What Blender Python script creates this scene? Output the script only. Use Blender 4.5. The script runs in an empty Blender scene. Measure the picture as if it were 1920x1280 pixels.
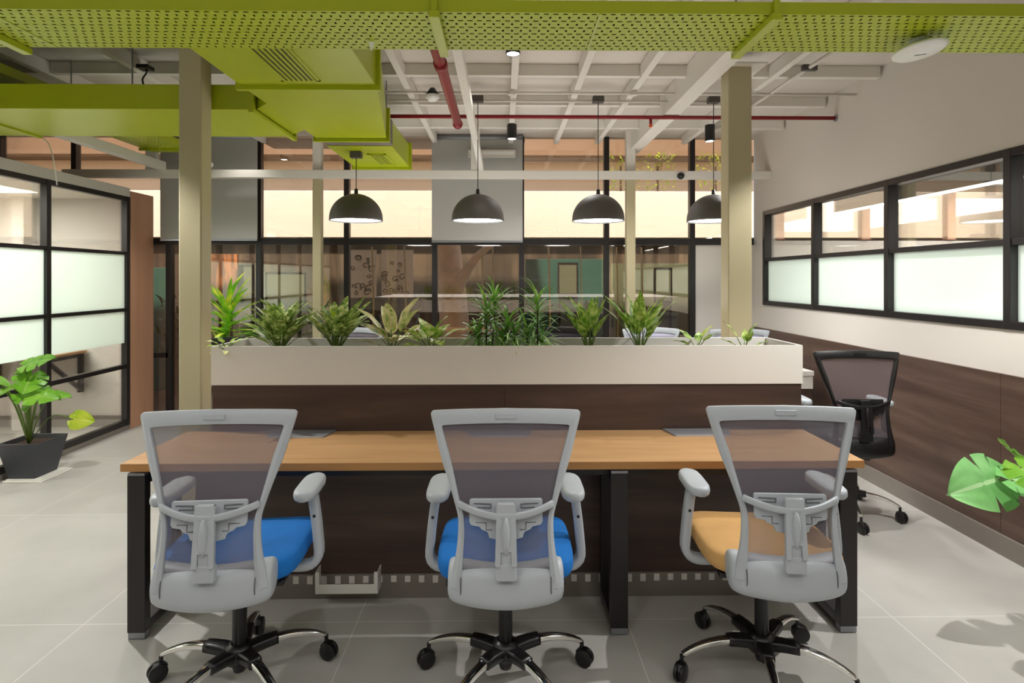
import bpy, math, random
from mathutils import Vector, Matrix, noise
R = random.Random(7)
PI = math.pi
SC = bpy.context.scene
COL = SC.collection
V = Vector

# ------------------------------------------------------------------ materials
def lin(c):
    c = c / 255.0
    return c / 12.92 if c <= 0.04045 else ((c + 0.055) / 1.055) ** 2.4
def rgb(r, g, b): return (lin(r), lin(g), lin(b), 1.0)

def newmat(name):
    m = bpy.data.materials.new(name); m.use_nodes = True
    nt = m.node_tree; b = nt.nodes.get('Principled BSDF')
    return m, nt, b

def pbr(name, col, rough=0.5, metal=0.0, spec=0.5, noise_amt=0.0, nscale=8.0, bump=0.0, bscale=80.0, coat=0.0, emit=None, estr=0.0):
    m, nt, b = newmat(name)
    b.inputs['Base Color'].default_value = col
    b.inputs['Roughness'].default_value = rough
    b.inputs['Metallic'].default_value = metal
    b.inputs['Specular IOR Level'].default_value = spec
    b.inputs['Coat Weight'].default_value = coat
    tc = nt.nodes.new('ShaderNodeTexCoord')
    if noise_amt > 0:
        n = nt.nodes.new('ShaderNodeTexNoise'); n.inputs['Scale'].default_value = nscale; n.inputs['Detail'].default_value = 5
        nt.links.new(tc.outputs['Object'], n.inputs['Vector'])
        mx = nt.nodes.new('ShaderNodeMixRGB')
        k = noise_amt
        mx.inputs['Color1'].default_value = (col[0]*(1-k), col[1]*(1-k), col[2]*(1-k), 1)
        mx.inputs['Color2'].default_value = (min(1, col[0]*(1+k)), min(1, col[1]*(1+k)), min(1, col[2]*(1+k)), 1)
        nt.links.new(n.outputs['Fac'], mx.inputs['Fac']); nt.links.new(mx.outputs['Color'], b.inputs['Base Color'])
    if bump > 0:
        n2 = nt.nodes.new('ShaderNodeTexNoise'); n2.inputs['Scale'].default_value = bscale; n2.inputs['Detail'].default_value = 3
        nt.links.new(tc.outputs['Object'], n2.inputs['Vector'])
        bp = nt.nodes.new('ShaderNodeBump'); bp.inputs['Strength'].default_value = bump; bp.inputs['Distance'].default_value = 0.002
        nt.links.new(n2.outputs['Fac'], bp.inputs['Height']); nt.links.new(bp.outputs['Normal'], b.inputs['Normal'])
    if emit:
        b.inputs['Emission Color'].default_value = emit; b.inputs['Emission Strength'].default_value = estr
    return m

def ramp(nt, stops):
    r = nt.nodes.new('ShaderNodeValToRGB')
    e = r.color_ramp.elements
    e[0].position, e[0].color = stops[0]
    e[1].position, e[1].color = stops[-1]
    for p, c in stops[1:-1]:
        x = e.new(p); x.color = c
    return r

def wood(name, cols, scale=(1.2, 12, 12), rough=0.45, nscale=2.0, spec=0.5, fine=0.25, swap=False):
    """grain runs along object x (stretch)"""
    m, nt, b = newmat(name)
    tc = nt.nodes.new('ShaderNodeTexCoord'); mp = nt.nodes.new('ShaderNodeMapping')
    mp.inputs['Scale'].default_value = scale
    nt.links.new(tc.outputs['Object'], mp.inputs['Vector'])
    n = nt.nodes.new('ShaderNodeTexNoise'); n.inputs['Scale'].default_value = nscale; n.inputs['Detail'].default_value = 8; n.inputs['Roughness'].default_value = 0.6
    n.inputs['Distortion'].default_value = 0.4
    nt.links.new(mp.outputs['Vector'], n.inputs['Vector'])
    r = ramp(nt, [(0.25, cols[0]), (0.5, cols[1]), (0.75, cols[2])])
    nt.links.new(n.outputs['Fac'], r.inputs['Fac'])
    nt.links.new(r.outputs['Color'], b.inputs['Base Color'])
    b.inputs['Roughness'].default_value = rough; b.inputs['Specular IOR Level'].default_value = spec
    return m

def glass(name, tint, refl=0.08, rough=0.0, rcol=(1, 1, 1, 1)):
    m, nt, b = newmat(name); nt.nodes.remove(b)
    out = nt.nodes['Material Output']
    t = nt.nodes.new('ShaderNodeBsdfTransparent'); t.inputs['Color'].default_value = tint
    g = nt.nodes.new('ShaderNodeBsdfGlossy'); g.inputs['Roughness'].default_value = rough; g.inputs['Color'].default_value = rcol
    fr = nt.nodes.new('ShaderNodeLayerWeight'); fr.inputs['Blend'].default_value = 0.35
    mr = nt.nodes.new('ShaderNodeMapRange'); mr.inputs['To Min'].default_value = refl; mr.inputs['To Max'].default_value = min(0.9, refl + 0.5)
    nt.links.new(fr.outputs['Fresnel'], mr.inputs['Value'])
    mx = nt.nodes.new('ShaderNodeMixShader')
    nt.links.new(mr.outputs['Result'], mx.inputs['Fac']); nt.links.new(t.outputs[0], mx.inputs[1]); nt.links.new(g.outputs[0], mx.inputs[2])
    nt.links.new(mx.outputs[0], out.inputs['Surface'])
    return m

def frosted(name, col):
    m, nt, b = newmat(name); nt.nodes.remove(b)
    out = nt.nodes['Material Output']
    t = nt.nodes.new('ShaderNodeBsdfTranslucent'); t.inputs['Color'].default_value = col
    d = nt.nodes.new('ShaderNodeBsdfDiffuse'); d.inputs['Color'].default_value = col
    p = nt.nodes.new('ShaderNodeBsdfTransparent'); p.inputs['Color'].default_value = col
    mx = nt.nodes.new('ShaderNodeMixShader'); mx.inputs['Fac'].default_value = 0.4
    nt.links.new(t.outputs[0], mx.inputs[1]); nt.links.new(d.outputs[0], mx.inputs[2])
    m2 = nt.nodes.new('ShaderNodeMixShader'); m2.inputs['Fac'].default_value = 0.08
    nt.links.new(mx.outputs[0], m2.inputs[1]); nt.links.new(p.outputs[0], m2.inputs[2])
    g = nt.nodes.new('ShaderNodeBsdfGlossy'); g.inputs['Roughness'].default_value = 0.08
    m3 = nt.nodes.new('ShaderNodeMixShader'); m3.inputs['Fac'].default_value = 0.05
    nt.links.new(m2.outputs[0], m3.inputs[1]); nt.links.new(g.outputs[0], m3.inputs[2])
    nt.links.new(m3.outputs[0], out.inputs['Surface'])
    return m

def mesh_fabric(name, col, trans):
    m, nt, b = newmat(name)
    out = nt.nodes['Material Output']
    b.inputs['Base Color'].default_value = col; b.inputs['Roughness'].default_value = 0.6
    tc = nt.nodes.new('ShaderNodeTexCoord')
    w = nt.nodes.new('ShaderNodeTexNoise'); w.inputs['Scale'].default_value = 900
    nt.links.new(tc.outputs['Object'], w.inputs['Vector'])
    mr = nt.nodes.new('ShaderNodeMapRange'); mr.inputs['To Min'].default_value = trans - 0.06; mr.inputs['To Max'].default_value = trans + 0.06
    nt.links.new(w.outputs['Fac'], mr.inputs['Value'])
    t = nt.nodes.new('ShaderNodeBsdfTransparent')
    mx = nt.nodes.new('ShaderNodeMixShader')
    nt.links.new(mr.outputs['Result'], mx.inputs['Fac']); nt.links.new(b.outputs[0], mx.inputs[1]); nt.links.new(t.outputs[0], mx.inputs[2])
    nt.links.new(mx.outputs[0], out.inputs['Surface'])
    return m

def perforated(name, col, px, py, hx, hy, hr, rough=0.45):
    """sheet metal in the object's x/y plane with rows of slots alternating with round holes"""
    m, nt, b = newmat(name)
    out = nt.nodes['Material Output']
    b.inputs['Base Color'].default_value = col; b.inputs['Roughness'].default_value = rough
    tc = nt.nodes.new('ShaderNodeTexCoord'); sp = nt.nodes.new('ShaderNodeSeparateXYZ')
    nt.links.new(tc.outputs['Object'], sp.inputs[0])
    def M(op, a, bb=None, c=None):
        n = nt.nodes.new('ShaderNodeMath'); n.operation = op
        for i, x in enumerate((a, bb, c)):
            if x is None: continue
            if isinstance(x, (int, float)): n.inputs[i].default_value = x
            else: nt.links.new(x, n.inputs[i])
        return n.outputs[0]
    X, Y = sp.outputs[0], sp.outputs[1]
    row = M('FLOOR', M('DIVIDE', Y, py))
    odd = M('FLOORED_MODULO', row, 2)
    fy = M('SUBTRACT', M('SUBTRACT', Y, M('MULTIPLY', row, py)), py / 2)
    xs = M('ADD', X, M('MULTIPLY', odd, px / 2))
    fx = M('SUBTRACT', M('FLOORED_MODULO', xs, px), px / 2)
    # slots on even rows, round holes on odd rows
    slot = M('MULTIPLY', M('LESS_THAN', M('ABSOLUTE', fx), hx), M('LESS_THAN', M('ABSOLUTE', fy), hy))
    rnd = M('MULTIPLY', M('LESS_THAN', M('ABSOLUTE', fx), hr * 0.5), M('LESS_THAN', M('ABSOLUTE', fy), hr))
    mask = M('ADD', M('MULTIPLY', slot, M('SUBTRACT', 1, odd)), M('MULTIPLY', rnd, odd))
    t = nt.nodes.new('ShaderNodeBsdfTransparent')
    mx = nt.nodes.new('ShaderNodeMixShader')
    nt.links.new(mask, mx.inputs['Fac']); nt.links.new(b.outputs[0], mx.inputs[1]); nt.links.new(t.outputs[0], mx.inputs[2])
    nt.links.new(mx.outputs[0], out.inputs['Surface'])
    return m

def tiles(name):
    m, nt, b = newmat(name)
    tc = nt.nodes.new('ShaderNodeTexCoord'); sp = nt.nodes.new('ShaderNodeSeparateXYZ')
    nt.links.new(tc.outputs['Object'], sp.inputs[0])
    def M(op, a, bb=None):
        n = nt.nodes.new('ShaderNodeMath'); n.operation = op
        for i, x in enumerate((a, bb)):
            if x is None: continue
            if isinstance(x, (int, float)): n.inputs[i].default_value = x
            else: nt.links.new(x, n.inputs[i])
        return n.outputs[0]
    def line(s, off, per, w):
        f = M('FLOORED_MODULO', M('ADD', M('SUBTRACT', s, off), per / 2), per)
        return M('LESS_THAN', M('ABSOLUTE', M('SUBTRACT', f, per / 2)), w)
    g = M('MAXIMUM', line(sp.outputs[0], 0.555, 1.205, 0.0022), line(sp.outputs[1], 2.60, 1.205, 0.0022))
    n = nt.nodes.new('ShaderNodeTexNoise'); n.inputs['Scale'].default_value = 1.6; n.inputs['Detail'].default_value = 7; n.inputs['Roughness'].default_value = 0.6
    nt.links.new(tc.outputs['Object'], n.inputs['Vector'])
    r = ramp(nt, [(0.3, rgb(176, 174, 168)), (0.55, rgb(187, 184, 178)), (0.75, rgb(195, 193, 187))])
    nt.links.new(n.outputs['Fac'], r.inputs['Fac'])
    mx = nt.nodes.new('ShaderNodeMixRGB'); nt.links.new(g, mx.inputs['Fac'])
    nt.links.new(r.outputs['Color'], mx.inputs['Color1']); mx.inputs['Color2'].default_value = rgb(214, 211, 205)
    nt.links.new(mx.outputs['Color'], b.inputs['Base Color'])
    b.inputs['Roughness'].default_value = 0.38; b.inputs['Specular IOR Level'].default_value = 0.45
    return m

def leafmat(name, cols, vein, edge=None, speck=0.0, scale=18, rough=0.4, trans=0.25):
    """cols: gradient of blade colours, vein: midrib / vein colour, uses leaf UV (u across, v along)"""
    m, nt, b = newmat(name)
    out = nt.nodes['Material Output']
    uv = nt.nodes.new('ShaderNodeUVMap'); sp = nt.nodes.new('ShaderNodeSeparateXYZ')
    nt.links.new(uv.outputs[0], sp.inputs[0])
    tc = nt.nodes.new('ShaderNodeTexCoord')
    n = nt.nodes.new('ShaderNodeTexNoise'); n.inputs['Scale'].default_value = scale; n.inputs['Detail'].default_value = 3
    nt.links.new(tc.outputs['Object'], n.inputs['Vector'])
    r = ramp(nt, [(0.35, cols[0]), (0.5, cols[1]), (0.65, cols[2])])
    nt.links.new(n.outputs['Fac'], r.inputs['Fac'])
    # distance from midrib
    s = nt.nodes.new('ShaderNodeMath'); s.operation = 'SUBTRACT'; nt.links.new(sp.outputs[0], s.inputs[0]); s.inputs[1].default_value = 0.5
    a = nt.nodes.new('ShaderNodeMath'); a.operation = 'ABSOLUTE'; nt.links.new(s.outputs[0], a.inputs[0])
    lt = nt.nodes.new('ShaderNodeMath'); lt.operation = 'LESS_THAN'; nt.links.new(a.outputs[0], lt.inputs[0]); lt.inputs[1].default_value = 0.035
    mx = nt.nodes.new('ShaderNodeMixRGB'); nt.links.new(lt.outputs[0], mx.inputs['Fac'])
    nt.links.new(r.outputs['Color'], mx.inputs['Color1']); mx.inputs['Color2'].default_value = vein
    last = mx
    if edge:
        gt = nt.nodes.new('ShaderNodeMath'); gt.operation = 'GREATER_THAN'; nt.links.new(a.outputs[0], gt.inputs[0]); gt.inputs[1].default_value = 0.36
        m2 = nt.nodes.new('ShaderNodeMixRGB'); nt.links.new(gt.outputs[0], m2.inputs['Fac'])
        nt.links.new(last.outputs['Color'], m2.inputs['Color1']); m2.inputs['Color2'].default_value = edge; last = m2
    nt.links.new(last.outputs['Color'], b.inputs['Base Color'])
    b.inputs['Roughness'].default_value = rough
    t = nt.nodes.new('ShaderNodeBsdfTranslucent'); nt.links.new(last.outputs['Color'], t.inputs['Color'])
    ms = nt.nodes.new('ShaderNodeMixShader'); ms.inputs['Fac'].default_value = trans
    nt.links.new(b.outputs[0], ms.inputs[1]); nt.links.new(t.outputs[0], ms.inputs[2])
    nt.links.new(ms.outputs[0], out.inputs['Surface'])
    return m

GREEN = (0.40, 0.47, 0.010, 1)
M = dict(
    green=pbr('green_paint', GREEN, 0.33, noise_amt=0.05, nscale=3),
    perf=perforated('green_perforated_steel', (0.42, 0.50, 0.02, 1), 0.0335, 0.0275, 0.0088, 0.0042, 0.0075),
    perf2=perforated('green_perforated_steel_fine', (0.42, 0.50, 0.02, 1), 0.034, 0.028, 0.0085, 0.004, 0.0072),
    white=pbr('white_paint', rgb(226, 222, 214), 0.5, noise_amt=0.03, nscale=2),
    ceil=pbr('ceiling_board', rgb(214, 207, 198), 0.7, noise_amt=0.05, nscale=1.5),
    wall=pbr('wall_plaster', rgb(214, 208, 200), 0.75, noise_amt=0.03, nscale=1.2, bump=0.1, bscale=120),
    cream=pbr('cream_column_paint', rgb(184, 174, 140), 0.5, noise_amt=0.03, nscale=3),
    black=pbr('black_powder_coat', rgb(30, 26, 27), 0.38, noise_amt=0.1, nscale=30),
    blackp=pbr('black_plastic', rgb(20, 19, 20), 0.35, noise_amt=0.08, nscale=40),
    dark=pbr('dark_grey_metal', rgb(84, 80, 76), 0.6, noise_amt=0.06, nscale=12),
    red=pbr('red_pipe_paint', rgb(140, 14, 26), 0.35, noise_amt=0.1, nscale=10),
    orange=pbr('orange_plastic', rgb(230, 80, 20), 0.4, noise_amt=0.05),
    chrome=pbr('polished_chrome', rgb(235, 233, 230), 0.14, metal=1.0, noise_amt=0.02),
    alu=pbr('brushed_grey_metal', rgb(150, 152, 158), 0.35, metal=0.6, noise_amt=0.05, nscale=50),
    grey=pbr('light_grey_plastic', rgb(178, 184, 190), 0.42, noise_amt=0.03, nscale=20),
    groove=pbr('dark_groove', rgb(95, 98, 102), 0.6, noise_amt=0.03),
    blue=pbr('blue_fabric', rgb(0, 108, 190), 0.85, noise_amt=0.12, nscale=14, bump=0.6, bscale=500),
    tan=pbr('tan_fabric', rgb(205, 160, 100), 0.85, noise_amt=0.12, nscale=14, bump=0.6, bscale=500),
    blackf=pbr('black_fabric', rgb(26, 24, 26), 0.9, noise_amt=0.1, nscale=14, bump=0.5, bscale=400),
    mesh=mesh_fabric('grey_mesh_fabric', rgb(118, 112, 122), 0.33),
    meshb=mesh_fabric('dark_mesh_fabric', rgb(110, 98, 102), 0.45),
    meshw=mesh_fabric('pale_lilac_mesh_fabric', rgb(176, 174, 196), 0.12),
    desk=wood('oak_laminate', [rgb(170, 130, 88), rgb(186, 145, 100), rgb(198, 158, 114)], (0.6, 9, 9), 0.4, 2.2),
    deskedge=wood('oak_edge_band', [rgb(160, 112, 62), rgb(178, 128, 74), rgb(190, 140, 84)], (0.6, 9, 9), 0.45, 2.2),
    brown=wood('dark_walnut_laminate', [rgb(54, 40, 35), rgb(72, 55, 48), rgb(92, 73, 64)], (0.7, 7, 7), 0.42, 1.5),
    brownw=wood('walnut_wainscot', [rgb(62, 44, 36), rgb(86, 66, 56), rgb(112, 90, 78)], (5, 0.45, 6), 0.4, 1.5),
    cinn=wood('cinnamon_laminate', [rgb(188, 140, 112), rgb(198, 150, 120), rgb(206, 158, 128)], (6, 6, 0.5), 0.5, 1.0),
    planter=pbr('white_powder_coat', rgb(228, 225, 219), 0.45, noise_amt=0.02, nscale=2),
    soil=pbr('dark_soil', rgb(60, 44, 32), 0.95, noise_amt=0.5, nscale=60, bump=1.0, bscale=90),
    skirt=pbr('grey_tile_skirting', rgb(128, 120, 112), 0.35, noise_amt=0.06, nscale=5),
    blind=pbr('grey_roller_blind_fabric', rgb(176, 175, 170), 0.85, noise_amt=0.03, nscale=2, bump=0.2, bscale=300),
    glass=glass('clear_glass', (0.96, 0.97, 0.96, 1), 0.03),
    bronze=glass('bronze_tinted_glass', (0.99, 0.89, 0.79, 1), 0.09),
    frost=frosted('frosted_film_glass', rgb(238, 248, 244)),
    tile=tiles('pale_grey_porcelain_tile'),
    pot=pbr('charcoal_pot_plastic', rgb(58, 60, 66), 0.5, noise_amt=0.05, nscale=20),
    lampwhite=pbr('white_enamel', rgb(245, 245, 242), 0.4, noise_amt=0.01),
    glow=pbr('lit_diffuser', rgb(255, 255, 255), 0.5, emit=(0.92, 0.97, 1.0, 1), estr=9.0, noise_amt=0.01),
    glow2=pbr('lit_led_lens', rgb(255, 255, 255), 0.5, emit=(1, 0.98, 0.95, 1), estr=14.0, noise_amt=0.01),
    stem=pbr('green_stem', rgb(96, 120, 48), 0.5, noise_amt=0.2, nscale=30),
    bark=pbr('brown_bark', rgb(74, 58, 42), 0.9, noise_amt=0.4, nscale=40, bump=0.8, bscale=60),
    conduit=pbr('white_conduit_pvc', rgb(214, 208, 200), 0.5, noise_amt=0.02),
    flex=pbr('grey_duct_canvas', rgb(120, 112, 108), 0.9, noise_amt=0.08, nscale=20),
    carpet=pbr('beige_room_floor', rgb(150, 130, 112), 0.6, noise_amt=0.05, nscale=6),
)

# ------------------------------------------------------------------ mesh builder
class MB:
    def __init__(s): s.v = []; s.f = []; s.uv = []
    def add(s, vs, fs, uvs=None):
        o = len(s.v); s.v += [V(p) for p in vs]
        for i, f in enumerate(fs):
            s.f.append(tuple(o + k for k in f)); s.uv.append(uvs[i] if uvs else None)
        return s
    def box(s, x0, x1, y0, y1, z0, z1):
        vs = [(x, y, z) for z in (z0, z1) for y in (y0, y1) for x in (x0, x1)]
        return s.add(vs, [(0, 2, 3, 1), (4, 5, 7, 6), (0, 1, 5, 4), (2, 6, 7, 3), (0, 4, 6, 2), (1, 3, 7, 5)])
    def hexa(s, lo, hi):      # two quads lo, hi (4 pts each, same winding ccw seen from above)
        return s.add(list(lo) + list(hi), [(3, 2, 1, 0), (4, 5, 6, 7), (0, 1, 5, 4), (1, 2, 6, 5), (2, 3, 7, 6), (3, 0, 4, 7)])
    def tube(s, pts, r, n=10, caps=True, flat=None, up=None):
        """tube along pts; r number or list; flat=(a,b) rectangular section half sizes (list or tuple)"""
        pts = [V(p) for p in pts]; m = len(pts)
        rs = r if isinstance(r, (list, tuple)) else [r] * m
        rings = []
        ref = V(up) if up else None
        prev = None
        for i, p in enumerate(pts):
            if i == 0: t = pts[1] - pts[0]
            elif i == m - 1: t = pts[-1] - pts[-2]
            else: t = (pts[i + 1] - p).normalized() + (p - pts[i - 1]).normalized()
            t.normalize()
            if ref is not None: a = ref - t * ref.dot(t)
            elif prev is None:
                a = V((0, 0, 1)) if abs(t.z) < 0.9 else V((1, 0, 0)); a = a - t * a.dot(t)
            else: a = prev - t * prev.dot(t)
            a.normalize(); prev = a; b = t.cross(a)
            ring = []
            for k in range(n):
                an = 2 * PI * (k + 0.5) / n
                if flat:
                    fa, fb = flat[i] if isinstance(flat, list) else flat
                    c, sn = math.cos(an), math.sin(an)
                    e = 0.35
                    ring.append(p + a * (fa * math.copysign(abs(c) ** e, c)) + b * (fb * math.copysign(abs(sn) ** e, sn)))
                else:
                    ring.append(p + (a * math.cos(an) + b * math.sin(an)) * rs[i])
            rings.append(ring)
        return s.loft(rings, caps)
    def loft(s, rings, caps=True, closed=True):
        n = len(rings[0]); vs = [p for r in rings for p in r]; fs = []
        for i in range(len(rings) - 1):
            for k in range(n if closed else n - 1):
                k2 = (k + 1) % n
                fs.append((i * n + k, i * n + k2, (i + 1) * n + k2, (i + 1) * n + k))
        if caps:
            fs.append(tuple(range(n - 1, -1, -1))); fs.append(tuple((len(rings) - 1) * n + k for k in range(n)))
        return s.add(vs, fs)
    def lathe(s, prof, c=(0, 0, 0), n=32, caps=False):
        rings = [[(c[0] + r * math.cos(2 * PI * k / n), c[1] + r * math.sin(2 * PI * k / n), c[2] + z) for k in range(n)] for r, z in prof]
        return s.loft(rings, caps)
    def cyl(s, p0, p1, r, n=16, r1=None): return s.tube([p0, p1], [r, r if r1 is None else r1], n)
    def ell(s, c, rx, ry, rz, n=16, m=10, e=1.0):
        rings = []
        for i in range(m + 1):
            ph = -PI / 2 + PI * i / m
            cz = math.sin(ph); cr = max(1e-3, math.cos(ph))
            f = lambda t: math.copysign(abs(t) ** e, t)
            rings.append([(c[0] + rx * f(cr) * f(math.cos(2 * PI * k / n)), c[1] + ry * f(cr) * f(math.sin(2 * PI * k / n)), c[2] + rz * f(cz)) for k in range(n)])
        return s.loft(rings, True)
    def poly(s, pts2, fn, d):  # extrude polygon pts2 via fn(u,v,w) from w=0..d
        n = len(pts2); vs = [fn(u, v, 0) for u, v in pts2] + [fn(u, v, d) for u, v in pts2]
        fs = [tuple(range(n - 1, -1, -1)), tuple(range(n, 2 * n))] + [(i, (i + 1) % n, n + (i + 1) % n, n + i) for i in range(n)]
        return s.add(vs, fs)
    def grid(s, rows, uv=None):
        n = len(rows[0]); vs = [p for r in rows for p in r]; fs = []; us = []
        for i in range(len(rows) - 1):
            for k in range(n - 1):
                fs.append((i * n + k, i * n + k + 1, (i + 1) * n + k + 1, (i + 1) * n + k))
                if uv: us.append([uv[i][k], uv[i][k + 1], uv[i + 1][k + 1], uv[i + 1][k]])
        return s.add(vs, fs, us if uv else None)
    def xf(s, Mx):
        s.v = [Mx @ p for p in s.v]; return s
    def build(s, name, mat, parent=None, smooth=False, bevel=0, seg=2, solid=0, sub=0, off=None):
        if parent is not None and off is None: off = OFF.get(parent.name, V((0, 0, 0)))
        top = parent is None
        if off is None:
            xs = [p.x for p in s.v]; ys = [p.y for p in s.v]; zs = [p.z for p in s.v]
            off = V(((min(xs) + max(xs)) / 2, (min(ys) + max(ys)) / 2, min(zs)))
        off = V(off)
        me = bpy.data.meshes.new(name)
        me.from_pydata([tuple(p - off) for p in s.v], [], s.f)
        if any(u is not None for u in s.uv):
            ul = me.uv_layers.new(name='UVMap'); li = 0
            for fi, f in enumerate(s.f):
                for k in range(len(f)):
                    ul.data[li].uv = s.uv[fi][k] if s.uv[fi] else (0.2, 0.2); li += 1
        me.validate(); me.update()
        if mat is not None: me.materials.append(mat)
        if smooth:
            me.polygons.foreach_set('use_smooth', [True] * len(me.polygons))
        o = bpy.data.objects.new(name, me); COL.objects.link(o)
        OFF[o.name] = off
        if top: o.location = off
        else: o.parent = parent
        if solid:
            md = o.modifiers.new('Solidify', 'SOLIDIFY'); md.thickness = solid; md.offset = 0
        if bevel:
            md = o.modifiers.new('Bevel', 'BEVEL'); md.width = bevel; md.segments = seg; md.limit_method = 'ANGLE'; md.angle_limit = math.radians(40)
            if smooth or seg > 1:
                me.polygons.foreach_set('use_smooth', [True] * len(me.polygons))
                md.harden_normals = True
        if sub:
            md = o.modifiers.new('Subdivision', 'SUBSURF'); md.levels = sub; md.render_levels = sub
        return o
OFF = {}

def thing(name, label, cat, loc=(0, 0, 0), group=None, rotz=0):
    o = bpy.data.objects.new(name, None); o.empty_display_size = 0.1; COL.objects.link(o)
    o.location = loc; o.rotation_euler = (0, 0, rotz)
    OFF[o.name] = V(loc)
    return tag(o, label, cat, group)
def tag(o, label=None, cat=None, group=None, kind=None):
    if label: o['label'] = label
    if cat: o['category'] = cat
    if group: o['group'] = group
    if kind: o['kind'] = kind
    return o
def struct(o, label=None, cat=None):
    o['kind'] = 'structure'
    if label: o['label'] = label
    if cat: o['category'] = cat
    return o
def sroot(name, loc=(0, 0, 0), label=None, cat=None):
    o = bpy.data.objects.new(name, None); o.empty_display_size = 0.1; COL.objects.link(o); o.location = loc
    OFF[o.name] = V(loc); return struct(o, label, cat)
def copy_tree(o, parent=None):
    c = o.copy(); COL.objects.link(c)
    if parent is not None: c.parent = parent
    for ch in list(o.children): copy_tree(ch, c)
    return c
def cr(pts, n):
    """catmull-rom resample"""
    P = [V(p) for p in pts]; out = []; m = len(P) - 1
    for i in range(n):
        t = i / (n - 1) * m; k = min(int(t), m - 1); u = t - k
        p0 = P[max(k - 1, 0)]; p1 = P[k]; p2 = P[k + 1]; p3 = P[min(k + 2, m)]
        out.append(0.5 * ((2 * p1) + (p2 - p0) * u + (2 * p0 - 5 * p1 + 4 * p2 - p3) * u * u + (3 * p1 - p0 - 3 * p2 + p3) * u ** 3))
    return out
def B(*a): return MB().box(*a)

# ------------------------------------------------------------------ camera
H = 1.53; F = 1089.0
cam = bpy.data.cameras.new('camera'); co = bpy.data.objects.new('camera', cam); COL.objects.link(co)
cam.sensor_width = 36.0; cam.lens = F / 1920 * 36.0; cam.sensor_fit = 'HORIZONTAL'
co.location = (0, 0, H); co.rotation_euler = (PI / 2, 0, -math.atan(17 / F))
cam.shift_y = -(640 - 522) / 1920.0
cam.clip_start = 0.05; cam.clip_end = 200
SC.camera = co
def P(px, py=None, Y=1.0, z=None):
    """pixel column -> X at depth Y ; pixel row -> Z at depth Y"""
    if py is None: return (px - 943) * Y / F
    return ((px - 943) * Y / F, Y, H - (py - 522) * Y / F)
BK = 6.40      # back glazing plane
XR = 2.79      # right wall face
XL = -3.80     # left partition face
CZ = 3.09      # ceiling board

# ------------------------------------------------------------------ shell
struct(B(-9.5, 9.5, -3.2, 6.45, -0.12, 0.0).build('floor', M['tile'], off=(0, 0, 0)), 'pale grey large-format tiled floor', 'floor')
struct(B(-9.5, 9.5, -3.2, 6.5, CZ, CZ + 0.15).build('ceiling', M['ceil'], off=(0, 0, 0)), 'off-white boarded ceiling above the green ducts', 'ceiling')
struct(B(-9.5, 9.5, -3.35, -3.2, 0, CZ).build('wall_front', M['wall']))
struct(B(-9.5, XL - 0.06, -3.2, -0.25, 0, 2.43).build('wall_left_front', M['wall']))
struct(B(-6.62, -6.5, -0.25, 6.4, 0, CZ).build('wall_left', M['wall']))
struct(B(-6.5, XL - 0.06, 6.1, 6.2, 0, 2.43).build('wall_left_back', M['wall']))
# right wall with the window band
WL0, WL1, WZ0, WZ1 = -1.9, 6.17, 1.25, 2.245
wr = MB(); wr.box(XR, XR + 0.12, -3.2, BK + 0.02, 0, WZ0); wr.box(XR, XR + 0.12, -3.2, BK + 0.02, WZ1, CZ)
wr.box(XR, XR + 0.12, -3.2, WL0, WZ0, WZ1); wr.box(XR, XR + 0.12, WL1, BK + 0.02, WZ0, WZ1)
struct(wr.build('wall_right', M['wall']), 'off-white plaster wall on the right with a band of windows', 'wall')
# wainscot boards on the right wall (panels with seams)
wn = MB(); ys = [-3.2, -2.2, -0.2, 1.2, 3.19, 5.2, BK - 0.02]
for a, b in zip(ys[:-1], ys[1:]): wn.box(XR - 0.02, XR, a + 0.0015, b - 0.0015, 0.10, 1.0)
tw = thing('wall_wainscot', 'dark walnut panelling along the lower half of the right wall', 'wall panelling', (XR, 1.6, 0.1))
for i, (a, b) in enumerate(zip(ys[:-1], ys[1:])):
    B(XR - 0.02, XR - 0.001, a + 0.0015, b - 0.0015, 0.115, 1.0).build('panel', M['brownw'], tw)
struct(B(XR - 0.035, XR, -3.2, BK - 0.02, 0, 0.113).build('baseboard_right', M['skirt'], bevel=0.002))
# left room
struct(B(-6.5, XL - 0.06, -0.25, 6.1, 2.36, 2.43).build('ceiling_left_room', M['white']))
struct(B(-6.5, XL - 0.06, 6.06, 6.1, 0, 0.11).build('baseboard_left_room', M['skirt']))
struct(B(-4.95, -4.83, 5.93, 6.1, 0.0, 2.36).build('wall_left_pilaster', M['wall']))
# right room
struct(B(XR + 0.12, 9.4, -2.0, BK, 2.56, 2.62).build('ceiling_right_room', M['wall']))
struct(B(XR + 0.12, 9.4, BK - 0.02, BK + 0.1, 0, 1.95).build('wall_right_back', M['wall']))
struct(B(9.3, 9.4, -2.0, BK, 0, 2.6).build('wall_right_far', M['wall']))
struct(B(XR + 0.12, 9.4, -2.1, -2.0, 0, 2.6).build('wall_right_front', M['wall']))

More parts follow.
